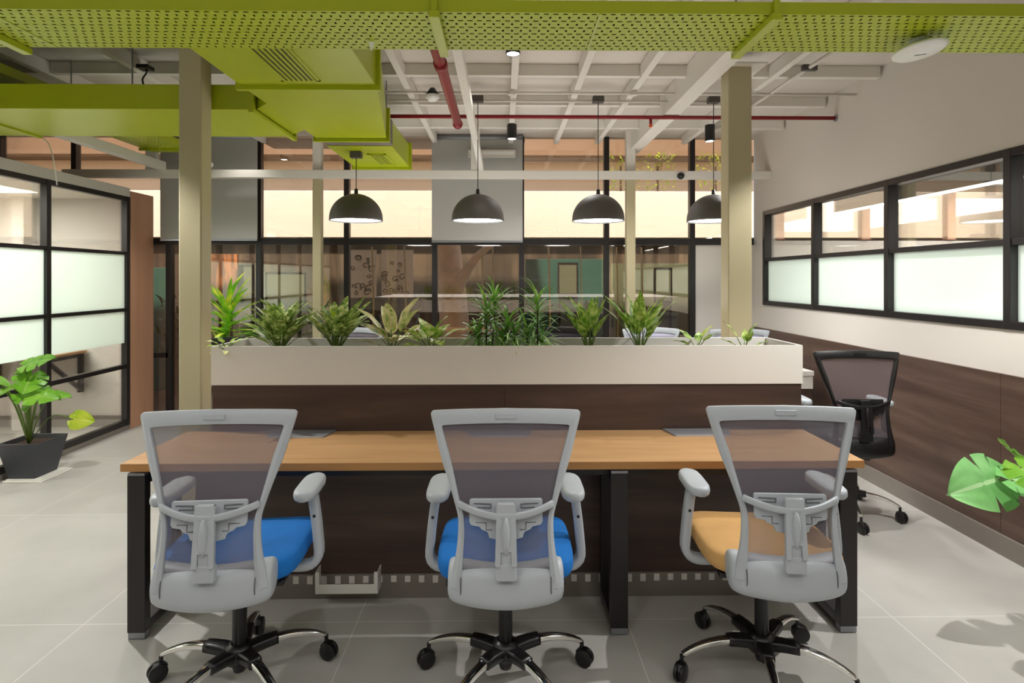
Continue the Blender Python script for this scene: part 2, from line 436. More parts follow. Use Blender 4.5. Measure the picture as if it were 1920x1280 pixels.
# ---- glazed partition, left (window_1)
w1 = sroot('window_1', (XL, 3, 0), 'black-framed glazed partition with a frosted band on the left', 'glass partition')
ymul = [5.95 - 1.03 * i for i in range(7)]
fr = MB()
fr.box(XL - 0.05, XL, -0.25, 5.98, 2.315, 2.36); fr.box(XL - 0.05, XL, -0.25, 5.98, 0.045, 0.10)
fr.build('frame', M['black'], w1, bevel=0.003)
for y in ymul:
    B(XL - 0.055, XL + 0.005, y - 0.024, y + 0.024, 0.045, 2.36).build('mullion', M['black'], w1, bevel=0.003)
for z, r in ((1.785, 0.016), (1.215, 0.016), (0.645, 0.020)):
    B(XL - 0.045, XL + 0.0, -0.25, 5.95, z - r, z + r).build('transom', M['black'], w1, bevel=0.002)
for a, b in zip(ymul[1:], ymul[:-1]):
    B(XL - 0.030, XL - 0.022, a + 0.02, b - 0.02, 1.80, 2.32).build('glass_pane', M['glass'], w1)
    B(XL - 0.030, XL - 0.022, a + 0.02, b - 0.02, 0.10, 0.88).build('glass_pane', M['glass'], w1)
    tag(B(XL - 0.030, XL - 0.022, a + 0.02, b - 0.02, 0.88, 1.785).build('frosted_pane', M['frost'], w1), 'frosted white pane')
B(XL - 0.06, XL + 0.0, -0.25, 5.98, 2.36, 2.45).build('header', M['white'], w1, bevel=0.003)
B(XL - 0.06, XL + 0.0, -0.25, 5.98, 0.0, 0.045).build('curb', M['skirt'], w1)
t = B(XL - 0.06, XL + 0.01, 5.98, 6.36, 0, 2.42).build('end_panel', M['cinn'], bevel=0.002)
tag(t, 'cinnamon brown laminate panel closing the end of the left glass partition', 'panel')

# ---- right window band (window_2)
w2 = sroot('window_2', (XR, 3, WZ0), 'long black-framed window band in the right wall, frosted below', 'window')
fr = MB(); fr.box(XR - 0.012, XR + 0.06, WL0, WL1, WZ0, WZ0 + 0.045); fr.box(XR - 0.012, XR + 0.06, WL0, WL1, WZ1 - 0.045, WZ1)
fr.build('frame', M['black'], w2, bevel=0.003)
wm = [6.15, 5.17, 4.17, 3.16, 2.15, 1.15, 0.15, -0.85, -1.87]
for y in wm: B(XR - 0.014, XR + 0.065, y - 0.024, y + 0.024, WZ0, WZ1).build('mullion', M['black'], w2, bevel=0.003)
B(XR - 0.008, XR + 0.055, WL0, WL1, 1.712, 1.748).build('transom', M['black'], w2, bevel=0.003)
for a, b in zip(wm[1:], wm[:-1]):
    B(XR + 0.030, XR + 0.038, a + 0.02, b - 0.02, 1.74, WZ1 - 0.03).build('glass_pane', M['glass'], w2)
    tag(B(XR + 0.030, XR + 0.038, a + 0.02, b - 0.02, WZ0 + 0.03, 1.72).build('frosted_pane', M['frost'], w2), 'frosted white pane')

# ---- back glazing (window_3)
w3 = sroot('window_3', (0, BK, 0), 'full-height bronze-tinted glass wall with black frames at the back', 'glass wall')
mulx = [P(p, Y=6.38) for p in (10, 148, 322, 488, 651, 815, 978, 1138, 1300)]
TZ = 1.935
allx = [-6.5] + mulx
for i, x in enumerate(mulx):
    hw = 0.028
    B(x - hw, x + hw, BK - 0.03, BK + 0.05, 0, CZ).build('mullion', M['black'], w3, bevel=0.003)
for a, b in zip(allx, mulx + [XR]):
    B(a + 0.02, b - 0.02, BK - 0.028, BK + 0.045, TZ - 0.035, TZ + 0.035).build('transom', M['black'], w3, bevel=0.003)
    B(a + 0.02, b - 0.02, BK + 0.005, BK + 0.013, TZ, CZ).build('glass_pane', M['bronze'], w3)
    if b < 2.5 and b > -3.4: B(a + 0.02, b - 0.02, BK + 0.005, BK + 0.013, 0.03, TZ).build('glass_pane', M['bronze'], w3)
B(-3.85, mulx[2] - .02, BK + 0.005, BK + 0.013, 0.03, TZ).build('glass_pane', M['bronze'], w3)
B(-3.9, mulx[2], BK - 0.03, BK + 0.03, 0.67, 0.725).build('door_rail', M['black'], w3, bevel=0.003)
B(-3.9, 2.07, BK - 0.02, BK + 0.03, 0.0, 0.06).build('sill', M['black'], w3, bevel=0.003)
for x in [P(p, Y=6.38) for p in (1463, 1626, 1789, 1952, 2115, 2280)]:
    tag(B(x - 0.045, x + 0.045, BK - 0.06, BK + 0.02, 1.96, 2.56).build('mullion', M['cinn'], w3), 'brown mullion seen through the right room windows')
B(XR + .12, 9.3, BK + 0.02, BK + 0.03, 1.95, 2.6).build('glass_pane', M['bronze'], w3)
struct(B(2.13, XR, BK - 0.01, BK + 0.06, 0, TZ - 0.03).build('wall_back', M['wall']))

# roller blinds
def blind(px0, px1, z0, lab, knob):
    x0, x1 = P(px0, Y=6.28), P(px1, Y=6.28)
    t = thing('roller_blind', lab, 'blind', ((x0 + x1) / 2, 6.28, z0), 'grey roller blinds on the back glass wall')
    B(x0, x1, 6.275, 6.281, z0, CZ - 0.06).build('blind_fabric', M['blind'], t)
    B(x0, x1, 6.268, 6.288, z0 - 0.012, z0 + 0.008).build('bottom_rail', M['alu'], t, bevel=0.002)
    MB().cyl((x0, 6.29, CZ - 0.035), (x1, 6.29, CZ - 0.035), 0.03, 16).build('roller_tube', M['alu'], t, smooth=True)
blind(307, 486, 1.945, 'grey roller blind on the back glass behind the left cream column', 0)
blind(810, 980, 1.93, 'grey roller blind in the middle of the back glass wall', 0)

# ------------------------------------------------------------------ ceiling joists and beams
n = 1
for y in (-1.0, -0.2, 0.6, 1.3, 2.02, 2.75, 3.48, 4.22, 4.94, 5.68):
    struct(B(-6.5, XR - (0.02 if y < 4.5 else 0.02), y, y + 0.05, CZ - 0.085, CZ).build('trim_%d' % n, M['white'], bevel=0.003)); n += 1
for x in (-4.6, -3.3, -2.6, -1.75, -0.76, 0.06, 0.55, 1.0, 1.945):
    struct(B(x, x + 0.05, -3.1, 6.3, CZ - 0.10, CZ - 0.004).build('trim_%d' % n, M['white'], bevel=0.003)); n += 1
b = B(1.34, 1.47, 1.0, 6.35, CZ - 0.20, CZ - 0.002).build('ceiling_beam', M['white'], bevel=0.004)
tag(b, 'deep white ceiling beam running over the right cream column', 'beam')
b = B(-0.25, -0.20, -1.0, 5.99, 2.64, 2.70).build('tie_beam', M['white'], bevel=0.004)
tag(b, 'slim white beam running lengthwise beside the red sprinkler main', 'beam')
b = B(-3.52, -3.44, 3.0, 5.99, 2.64, 2.72).build('tie_beam', M['white'], bevel=0.004)
tag(b, 'white beam slanting over the left glass room', 'beam')
b = B(-4.5, XR, 5.99, 6.07, 2.565, 2.645).build('cross_beam', M['white'], bevel=0.004)
tag(b, 'long white crossbeam in front of the back glass wall', 'beam')
tag(B(-0.33, -0.24, 6.0, 6.06, 2.645, CZ).build('hanger_post', M['white'], bevel=0.003), 'short white post between the long crossbeam and the ceiling', 'post')
tag(B(-3.66, -3.55, 6.0, 6.06, 2.645, CZ).build('hanger_post', M['white'], bevel=0.003), 'short white post above the crossbeam beside the left perforated tray', 'post')

def column(name, x0, x1, y0, y1, z1, lab, cap=False, split=None, grp=None):
    t = thing(name, lab, 'column', ((x0 + x1) / 2, (y0 + y1) / 2, 0), grp)
    if split:
        B(x0, x1, y0, y1, 0, split).build('lower_shaft', M['cream'], t, bevel=0.006)
        tag(B(x0, x1, y0, y1, split, z1).build('upper_shaft', M['white'], t, bevel=0.006), 'white upper shaft')
    else:
        B(x0, x1, y0, y1, 0, z1).build('shaft', M['cream'], t, bevel=0.008)
    if cap:
        B(x0 - 0.08, x1 + 0.08, y0 - 0.06, y1 + 0.06, z1 - 0.012, z1).build('cap_plate', M['white'], t)
column('column', -1.855, -1.725, 3.35, 3.47, CZ - 0.1, 'cream square column on the left rising past the green ducts')
column('column', 1.515, 1.675, 3.88, 4.02, 2.965, 'cream square column on the right with a square cap plate', cap=True)
column('rear_post', P(584, Y=6), P(600, Y=6), 6.06, 6.15, CZ, 'slim rear post left of centre, white above and cream below the crossbeam', split=2.565)
column('rear_post', P(1178, Y=6), P(1195, Y=6), 6.06, 6.15, CZ, 'slim rear post right of centre, white above and cream below the crossbeam', split=2.565)

# ------------------------------------------------------------------ green services
tray = thing('cable_tray', 'wide lime green perforated cable tray across the whole top of the room', 'cable tray', (0, 2.17, 2.45))
TY0, TY1, TZ0 = 2.01, 2.335, 2.45
pl = MB().grid([[(-2.9, TY0, TZ0), (2.75, TY0, TZ0)], [(-2.9, TY1, TZ0), (2.75, TY1, TZ0)]])
pl.build('perforated_plate', M['perf'], tray, solid=0.0015)
B(-2.9, 2.75, TY0 - 0.003, TY0, TZ0 - 0.001, TZ0 + 0.042).build('side_rail', M['green'], tray)
B(-2.9, 2.75, TY1, TY1 + 0.003, TZ0 - 0.001, TZ0 + 0.042).build('side_rail', M['green'], tray)
for x in (-1.9, -0.236, 0.948):
    B(x - 0.018, x + 0.018, TY0 - 0.02, TY1 + 0.02, TZ0 - 0.026, TZ0 - 0.002).build('support_channel', M['green'], tray, bevel=0.002)
    B(x - 0.010, x + 0.010, TY0 - 0.018, TY0 - 0.006, TZ0 - 0.02, TZ0 + 0.06).build('bracket', M['green'], tray)
for x in (-1.9, -0.236, 0.948):
    MB().cyl((x, TY1 + 0.012, TZ0 - 0.02), (x, TY1 + 0.012, CZ - 0.08), 0.004, 8).build('hanger_rod', M['alu'], tray)
B(0.335, 0.345, TY0 + .001, TY1 - .001, TZ0 - 0.0035, TZ0 - 0.001).build('joint_strip', M['green'], tray)
B(-1.78, -1.77, TY0 + .001, TY1 - .001, TZ0 - 0.0035, TZ0 - 0.001).build('joint_strip', M['green'], tray)
rc_ = random.Random(4)
for k in range(9):  # black cables added inside the tray so its holes look dark
    yy = TY0 + 0.022 + k * 0.034; 
    MB().tube(cr([(-2.85 + 5.55 * i / 11, yy + rc_.uniform(-.004, .004), TZ0 + 0.0185) for i in range(12)], 24), 0.0168, 8).build('dark_backing_cable', M['blackp'], tray, smooth=True)
# side tray, lengthwise on the left
tl = thing('cable_tray', 'narrow lime green perforated tray running lengthwise above the left duct', 'cable tray', (-3.3, 4, 2.83))
MB().grid([[(-3.52, 1.5, 2.80), (-3.10, 1.5, 2.80)], [(-3.52, 5.9, 2.80), (-3.10, 5.9, 2.80)]]).build('perforated_plate', M['perf2'], tl, solid=0.0015)
B(-3.523, -3.52, 1.5, 5.9, 2.80, 2.86).build('side_rail', M['green'], tl)
B(-3.10, -3.097, 1.5, 5.9, 2.80, 2.86).build('side_rail', M['green'], tl)
for y in (2.6, 4.2, 5.7): B(-3.54, -3.08, y, y + 0.03, 2.775, 2.799).build('support_channel', M['green'], tl)

DZ = 2.54
h = H - DZ
def flange(t, x0, x1, y, z0, z1, w=0.022, d=0.03):
    f = MB()
    f.box(x0 - w, x1 + w, y - d / 2, y + d / 2, z0 - w, z0); f.box(x0 - w, x1 + w, y - d / 2, y + d / 2, z1, z1 + w)
    f.box(x0 - w, x0, y - d / 2, y + d / 2, z0, z1); f.box(x1, x1 + w, y - d / 2, y + d / 2, z0, z1)
    f.build('flange', M['green'], t)
def grille(t, x0, x1, y0, y1, z, n=5):
    g = thing_part('supply_grille', t)
    f = MB(); f.box(x0, x1, y0, y0 + 0.015, z - 0.006, z); f.box(x0, x1, y1 - 0.015, y1, z - 0.006, z); f.box(x0, x0 + 0.015, y0, y1, z - 0.006, z); f.box(x1 - 0.015, x1, y0, y1, z - 0.006, z)
    fo = f.build('supply_grille', M['green'], t)
    B(x0 + .004, x1 - .004, y0 + .004, y1 - .004, z - 0.003, z - 0.0015).build('grille_void', M['blackp'], fo)
    for i in range(n):
        xx = x0 + (x1 - x0) * (i + 1) / (n + 1)
        B(xx - 0.006, xx + 0.006, y0 + 0.01, y1 - 0.01, z - 0.009, z - 0.003).build('louvre_blade', M['green'], fo)
def thing_part(*a): return None
# duct A (lengthwise, nearest), B (reducer), C (small)
da = thing('air_duct', 'big lime green air duct with a long slotted grille, nearest the perforated tray', 'air duct', (-1.02, 2.9, DZ))
B(-1.375, -0.665, 2.45, 3.06, DZ, 2.86).build('duct_body', M['green'], da, bevel=0.004)
flange(da, -1.375, -0.665, 3.07, DZ, 2.86)
grille(da, -1.13, -0.93, 2.46, 2.98, DZ, 7)
db = thing('air_duct', 'lime green reducing duct section between the two grilled ducts', 'air duct', (-1.1, 3.7, DZ))
MB().hexa([(-1.375, 3.09, DZ), (-0.665, 3.09, DZ), (-0.84, 4.20, DZ), (-1.345, 4.20, DZ)], [(-1.375, 3.09, 2.86), (-0.665, 3.09, 2.86), (-0.84, 4.20, 2.74), (-1.345, 4.20, 2.74)]).build('duct_body', M['green'], db, bevel=0.004)
flange(db, -1.345, -0.84, 4.22, DZ, 2.74)
dc = thing('air_duct', 'small lime green end duct with a grille above the leftmost pendant lamp', 'air duct', (-1.1, 4.9, DZ))
B(-1.345, -0.85, 4.46, 5.30, DZ, 2.74).build('duct_body', M['green'], dc, bevel=0.004)
flange(dc, -1.345, -0.85, 5.29, DZ, 2.74)
B(-1.335, -0.845, 4.24, 4.46, DZ + 0.008, 2.735).build('canvas_connector', M['flex'], dc)
grille(dc, -1.10, -0.95, 4.72, 5.14, DZ, 6)
dd = thing('air_duct', 'wide lime green duct running across behind the left cream column', 'air duct', (-3.3, 3.85, DZ))
B(-6.4, -1.50, 3.50, 4.17, DZ, DZ + 0.15).build('duct_body', M['green'], dd, bevel=0.004)
MB().hexa([(-1.49, 3.53, DZ + .01), (-1.37, 3.40, DZ + .01), (-1.35, 4.0, DZ + .01), (-1.49, 4.14, DZ + .01)], [(-1.49, 3.53, DZ + 0.14), (-1.37, 3.40, DZ + 0.14), (-1.35, 4.0, DZ + 0.14), (-1.49, 4.14, DZ + 0.14)]).build('branch_collar', M['green'], dd)
f = MB(); f.box(-1.51, -1.48, 3.47, 4.20, DZ - 0.022, DZ); f.box(-1.51, -1.48, 3.47, 3.50, DZ, DZ + 0.16); f.box(-1.51, -1.48, 4.17, 4.20, DZ, DZ + 0.16)
f.build('flange', M['green'], dd)
for dct, pts_ in ((da, [(-1.30, 2.6, 2.86), (-0.74, 2.6, 2.86)]), (db, [(-1.25, 3.3, 2.82), (-0.80, 3.3, 2.82)]), (dc, [(-1.28, 4.6, 2.74), (-0.92, 4.6, 2.74)]), (dd, [(-2.4, 3.8, 2.69), (-4.4, 3.8, 2.69), (-5.6, 3.8, 2.69)]), (tl, [(-3.52, 2.62, 2.80), (-3.10, 4.22, 2.80), (-3.52, 5.72, 2.80)])):
    for q in pts_: MB().cyl(q, (q[0], q[1], CZ), 0.005, 8).build('hanger_rod', M['alu'], dct)
B(-3.32, -3.28, 3.48, 4.19, DZ - 0.012, DZ).build('joint_strip', M['green'], dd)
w = MB().tube(cr([(-2.5, 4.1, CZ - .09), (-2.49, 4.1, 2.97), (-2.52, 4.1, 2.92), (-2.50, 4.1, 2.86)], 10), 0.006, 6)
w.box(-2.54, -2.46, 4.06, 4.14, CZ - .10, CZ - .075)
tag(w.build('loose_wire', M['blackp'], smooth=False), 'loose black wire end hanging from the ceiling above the left duct', 'wire')
tag(MB().poly([(-.012, 0), (.012, 0), (.003, -.035), (-.003, -.035)], lambda u, v, q: (-0.51 + u, 2.26 + q, 2.449 + v), 0.001).build('paper_tag', M['lampwhite']), 'tiny white tag hanging under the perforated tray above the big grille', 'tag')
# white wire dangling
w = MB().tube(cr([(-3.28, 4.19, DZ - .01), (-3.25, 4.2, 2.50), (-3.22, 4.2, 2.42), (-3.20, 4.2, 2.30), (-3.20, 4.22, 2.2)], 10), 0.004, 6).build('cable', M['conduit'], smooth=True)
tag(w, 'white cable dangling from the left green duct', 'cable')

# red sprinkler pipes
rp = thing('sprinkler_pipe', 'thin dark red sprinkler pipe crossing under the ceiling', 'pipe', (0.8, 4.82, 2.87))
MB().cyl((-2.0, 4.82, 2.872), (XR - 0.01, 4.82, 2.872), 0.016, 12).build('pipe_run', M['red'], rp, smooth=True)
sx = P(1221, Y=4.82)
MB().cyl((sx, 4.82, 2.872), (sx, 4.82, 2.815), 0.012, 10).build('drop_nipple', M['red'], rp, smooth=True)
MB().lathe([(0.001, 0.0), (0.014, 0.002), (0.016, 0.012), (0.010, 0.02), (0.010, 0.03)], (sx, 4.82, 2.79), 12).build('sprinkler_head', M['orange'], rp, smooth=True)
MB().lathe([(0.001, 0.0), (0.028, 0.0), (0.028, 0.012), (0.001, 0.012)], (0, 0, 0), 16).xf(Matrix.Translation((XR - 0.012, 4.82, 2.872)) @ Matrix.Rotation(PI / 2, 4, 'Y')).build('wall_flange', M['alu'], rp)
rm = thing('sprinkler_main', 'thick red sprinkler main running lengthwise to the thin red pipe', 'pipe', (-0.37, 3, 2.83))
MB().cyl((-0.37, -1, 2.80), (-0.37, 4.74, 2.80), 0.034, 16).build('pipe_run', M['red'], rm, smooth=True)
MB().cyl((-0.37, 3.42, 2.80), (-0.37, 3.50, 2.80), 0.041, 16).build('coupling', M['red'], rm, smooth=True)
MB().ell((-0.37, 4.76, 2.795), 0.042, 0.05, 0.042).build('end_elbow', M['red'], rm, smooth=True)

# white conduits
c = thing('conduit', 'pair of white conduits crossing the ceiling by the pendant roses', 'conduit', (0.8, 4.6, 2.97))
MB().cyl((-2.5, 4.51, 2.972), (XR - 0.02, 4.51, 2.972), 0.010, 8).build('conduit_run', M['conduit'], c, smooth=True)
MB().cyl((-2.5, 4.72, 2.972), (1.9, 4.72, 2.972), 0.010, 8).build('conduit_run', M['conduit'], c, smooth=True)
for x in (-1.2, 0.065, 1.02): MB().lathe([(0.001, 0), (0.03, 0), (0.03, 0.03), (0.001, 0.03)], (x, 4.51, 2.955), 12).build('junction_box', M['conduit'], c)
c = MB().tube([(2.12, 3.2, 2.98), (2.10, 4.3, 2.98), (2.08, 5.9, 2.98)], 0.014, 8).build('conduit', M['conduit'], smooth=True)
tag(c, 'single pale conduit slanting along the ceiling at the right', 'conduit')
cl = thing('pipe_clamp', 'small black clamp on the slanting ceiling conduit', 'clamp', (2.03, 3.96, 2.96))
B(2.06, 2.16, 3.95, 3.985, 2.96, 3.0).build('clamp_body', M['dark'], cl, bevel=0.003)

# ------------------------------------------------------------------ pendants
def make_pendant():
    t = thing('pendant_lamp', 'dark dome pendant', 'pendant lamp', (0, 0, 0), 'dark dome pendant lamps in a row above the planter')
    Rr = 0.208
    prof = []
    for i in range(15):
        a = PI / 2 * i / 14
        prof.append((max(0.004, Rr * math.sin(a)), Rr * math.cos(a) * 0.96 + 0.01))
    prof.append((Rr + 0.001, -0.006))
    prof.append((Rr - 0.006, -0.006))
    MB().lathe(prof, n=48).build('dome_shade', M['dark'], t, smooth=True)
    prof = [(r * 0.965, z * 0.965) for r, z in prof[:15]]
    MB().lathe(prof, n=48).build('inner_reflector', M['lampwhite'], t, smooth=True)
    MB().lathe([(0.002, 0.016), (0.12, 0.014), (0.192, 0.010), (0.197, 0.004)][::-1], n=48).build('light_diffuser', M['glow'], t, smooth=True)
    MB().lathe([(0.002, 0.045), (0.014, 0.04), (0.016, 0.0), (0.02, -0.01)], (0, 0, 0.208), 12).build('cord_grip', M['blackp'], t, smooth=True)
    MB().cyl((0, 0, 0.24), (0, 0, 1.0), 0.0035, 6).build('cord', M['blackp'], t, smooth=True)
    MB().box(-0.045, 0.045, -0.03, 0.03, 0.98, 1.03).build('ceiling_rose', M['dark'], t, bevel=0.004)
    return t
pen = make_pendant()
PY = 4.65
plabs = ['dark grey dome pendant hanging under the small green duct, leftmost lamp',
         'dark grey dome pendant in front of the middle grey blind',
         'dark grey dome pendant above the narrow-leaved grassy plants, right of the middle blind',
         'dark grey dome pendant half hidden by the right cream column']
for i, (px, zt) in enumerate(((669, 2.54), (896, 2.99), (1122, 2.99), (1340, 2.99))):
    o = pen if i == 0 else copy_tree(pen)
    x = P(px, Y=PY); z = 1.995 + (0 if i in (1, 2) else 0)
    o.location = (x, PY, z); o['label'] = plabs[i]
    for ch in o.children:
        k = ch.name.split('.')[0]
        if k == 'cord':
            ch.scale = (1, 1, 1)
            L = zt - z - 0.03
            me = ch.data.copy(); ch.data = me
            for vv in me.vertices:
                if vv.co.z > 0.4: vv.co.z = L
        if k == 'ceiling_rose': ch.location.z = zt - z - 1.03
    l = bpy.data.lights.new('pendant_light', 'SPOT'); l.energy = 36; l.color = (1.0, 0.97, 0.94); l.shadow_soft_size = 0.15; l.spot_size = math.radians(150); l.spot_blend = 0.6
    lo = bpy.data.objects.new('pendant_light', l); COL.objects.link(lo); lo.location = (x, PY, z - 0.02)

# ------------------------------------------------------------------ ceiling spot cylinders
def downlight(x, y, zb, zt, lab, e=30, cone=110, col=(1, 0.96, 0.91)):
    t = thing('ceiling_spotlight', lab, 'spotlight', (x, y, zb), 'black cylinder spotlights on the ceiling')
    MB().lathe([(0.002, zt - zb), (0.042, zt - zb), (0.046, zt - zb - 0.004), (0.046, 0.003), (0.044, 0), (0.040, 0), (0.040, 0.006)], (x, y, zb), 28).build('housing', M['blackp'], t, smooth=False)
    MB().lathe([(0.001, 0.004), (0.04, 0.004)][::-1], (x, y, zb), 28).build('lens', M['glow2'], t)
    l = bpy.data.lights.new('spot', 'SPOT'); l.energy = e; l.color = col; l.shadow_soft_size = 0.04; l.spot_size = math.radians(cone); l.spot_blend = 0.7
    lo = bpy.data.objects.new('spot', l); COL.objects.link(lo); lo.location = (x, y, zb - 0.01)
downlight(P(962, Y=3.69), 3.69, 2.955, CZ - 0.085, 'black ceiling spotlight just behind the perforated tray', 35)
downlight(0.085, 5.5, 2.85, CZ - 0.10, 'black ceiling spotlight in front of the middle grey blind', 25)
downlight(1.97, 5.5, 2.835, CZ - 0.10, 'black ceiling spotlight beside the right cream column', 35)
downlight(P(450, Y=5.8), 5.8, 2.955, CZ, 'ceiling spotlight peeping out under the left green duct', 10)

def sphere_light(name, kind, loc, e, size, col=(1, 0.95, 0.88), spot=None, rot=None, blend=0.5):
    l = bpy.data.lights.new(name, kind); l.energy = e; l.color = col
    if kind == 'AREA':
        l.shape = 'RECTANGLE'; l.size = size[0]; l.size_y = size[1]
    else: l.shadow_soft_size = size
    if kind == 'SPOT': l.spot_size = math.radians(spot); l.spot_blend = blend
    o = bpy.data.objects.new(name, l); COL.objects.link(o); o.location = loc
    if rot: o.rotation_euler = rot
    return o
NEUT = (1, 0.985, 0.965)
# unseen spots: keys inferred from the floor shadows, the others added as fill
for (x, y, z, e, r_) in ((1.3, 1.3, 2.42, 16, .04), (-2.3, 1.5, 2.42, 34, .04), (-0.35, 1.0, 2.42, 14, .04), (-2.7, 4.9, 2.98, 60, .05), (-2.45, 3.2, 2.5, 150, .025), (0.6, 5.3, 2.98, 40, .05), (-1.9, -1.5, 2.42, 40, .05), (1.9, -1.5, 2.42, 40, .05), (1.98, 2.38, 2.42, 120, .015), (2.1, 3.4, 2.6, 70, .02), (2.0, 4.7, 2.45, 50, .05)):
    sphere_light('unseen_spot_light', 'SPOT', (x, y, z), e, r_, NEUT, 122, blend=0.5)
sphere_light('front_fill', 'AREA', (0, 0.15, 2.32), 34, (5.0, 0.5), NEUT)  # unseen fill added to brighten upright faces such as the planter
sphere_light('ceiling_fill', 'AREA', (0.3, 4.9, 1.3), 30, (3.8, 1.4), (1, .96, .92), rot=(PI, 0, 0))  # unseen fill added behind the planter to brighten the ceiling
sphere_light('ceiling_fill', 'AREA', (0, 0.6, 1.5), 13, (4.0, 2.0), (1, .96, .92), rot=(PI, 0, 0))  # second unseen fill, added to lift the ceiling near the camera
# side rooms
sphere_light('left_room_light', 'AREA', (-5.1, 3.6, 2.33), 190, (1.6, 3.8), (1, 0.95, 0.86))
sphere_light('right_room_light', 'AREA', (5.6, 3.4, 2.5), 290, (3.0, 5.0), (1, 0.95, 0.90))

# wifi disc on the tray
ap = thing('wireless_access_point', 'round white wireless access point under the perforated tray', 'access point', (0, 0, 0))
MB().lathe([(0.002, -0.03), (0.075, -0.028), (0.091, -0.018), (0.093, -0.008), (0.08, 0.0), (0.002, 0.0)], n=40).build('disc_housing', M['lampwhite'], ap, smooth=True)
MB().box(-0.022, 0.022, -0.002, 0.002, -0.0312, -0.0295).build('logo_mark', M['groove'], ap)
MB().cyl((0, 0, 0), (0, 0, 0.03), 0.03, 16).build('mount', M['grey'], ap)
ap.location = ((1728 - 943) * 2.2 / F, 2.19, TZ0 - 0.038); ap.rotation_euler = (math.radians(-3), math.radians(-8), 0)

# smoke detectors, camera
def smoke(x, y, z, lab, black=True):
    t = thing('smoke_detector', lab, 'smoke detector', (x, y, z))
    MB().lathe([(0.002, -0.045), (0.03, -0.043), (0.04, -0.03), (0.055, -0.02), (0.055, 0.0), (0.002, 0.0)], (x, y, z), 24).build('detector_head', M['lampwhite'], t, smooth=True)
    if black: MB().lathe([(0.002, 0.06), (0.02, 0.055), (0.05, 0.004), (0.002, 0.0)][::-1], (x, y, z), 20).build('mount', M['blackp'], t, smooth=True)
    else: MB().ell((x, y, z - 0.05), 0.008, 0.008, 0.008, 8, 6).build('indicator', M['orange'], t)
smoke(P(811, Y=4.5), 4.5, 2.945, 'round white smoke detector on a black mount beside the red main')
cc = thing('security_camera', 'small black dome camera on the long crossbeam at the right', 'security camera', (P(1279, Y=5.97), 5.97, 2.6))
x = P(1279, Y=5.96)
MB().ell((x, 5.965, 2.592), 0.034, 0.03, 0.03).build('dome', M['blackp'], cc, smooth=True)
MB().cyl((x, 5.975, 2.592), (x, 5.989, 2.592), 0.036, 16).build('base_ring', M['dark'], cc)
t = thing('bulb_fitting', 'small glass bulb fitting above the crossbeam beside the left column', 'light fitting', (P(398, Y=5.95), 5.95, 2.66))
x = P(400, Y=5.95)
MB().ell((x, 5.95, 2.685), 0.022, 0.022, 0.028).build('bulb', M['lampwhite'], t, smooth=True)
MB().cyl((x - 0.03, 5.97, 2.645), (x, 5.95, 2.665), 0.014, 10).build('holder', M['blackp'], t)
t = thing('batten_light', 'unlit white batten fitting on the middle grey blind', 'light fitting', (-0.12, 6.2, 2.82))
B(P(877, Y=6.2), P(967, Y=6.2), 6.20, 6.273, 2.83, 2.905).build('batten_body', M['white'], t, bevel=0.006)
B(P(877, Y=6.2) + 0.02, P(967, Y=6.2) - 0.02, 6.195, 6.20, 2.85, 2.885).build('cover', M['lampwhite'], t)

# ------------------------------------------------------------------ side room fittings
lf = thing('linear_light', 'long suspended grey linear light glowing inside the right room', 'linear light', (3.54, 3.5, 2.2))
B(3.50, 3.56, -1.5, 6.1, 2.225, 2.36).build('housing', M['dark'], lf, bevel=0.003)
B(3.505, 3.555, -1.5, 6.1, 2.214, 2.226).build('lit_strip', M['glow2'], lf)
for y in (5.9, 4.0, 2.0): MB().cyl((3.53, y, 2.36), (3.53, y, 2.56), 0.003, 6).build('suspension_wire', M['alu'], lf)
smoke(4.25, 5.35, 2.56, 'white detector with a red indicator on the right room ceiling', False)
t = thing('recessed_downlight', 'round lit downlight in the right room ceiling', 'downlight', (4.48, 5.26, 2.55))
MB().lathe([(0.002, 0.0), (0.08, 0.0), (0.1, 0.004), (0.1, 0.01)][::-1], (4.48, 5.2, 2.548), 24).build('lit_lens', M['glow2'], t)
for (x, y, lab) in ((-4.9, 4.3, 'white ceiling fitting in the left glass room'),):
    t = thing('ceiling_fitting', lab, 'light fitting', (x, y, 2.33)); MB().lathe([(0.002, -0.03), (0.03, -0.03), (0.08, 0), (0.08, 0.03)], (x, y, 2.33), 20).build('fitting_body', M['lampwhite'], t, smooth=True)

# wall desk in the left room
wd = thing('wall_desk', 'wall-mounted oak desk on black brackets inside the left glass room', 'desk', (-5.0, 5.8, 0.75))
B(-6.3, -4.30, 5.50, 6.08, 0.765, 0.79).build('desk_top', M['desk'], wd, bevel=0.002)
for x in (-4.35, -5.19):
    b = MB(); b.box(x - 0.02, x + 0.02, 6.035, 6.075, 0.36, 0.765); b.box(x - 0.02, x + 0.02, 5.56, 6.035, 0.725, 0.765)
    b.tube([(x, 5.62, 0.73), (x, 6.04, 0.40)], 1, 4, flat=(0.018, 0.018), up=(1, 0, 0))
    b.build('bracket', M['black'], wd)
rc = thing('room_chair', 'black and grey chair under the wall desk inside the left glass room', 'chair', (-4.75, 5.2, 0))

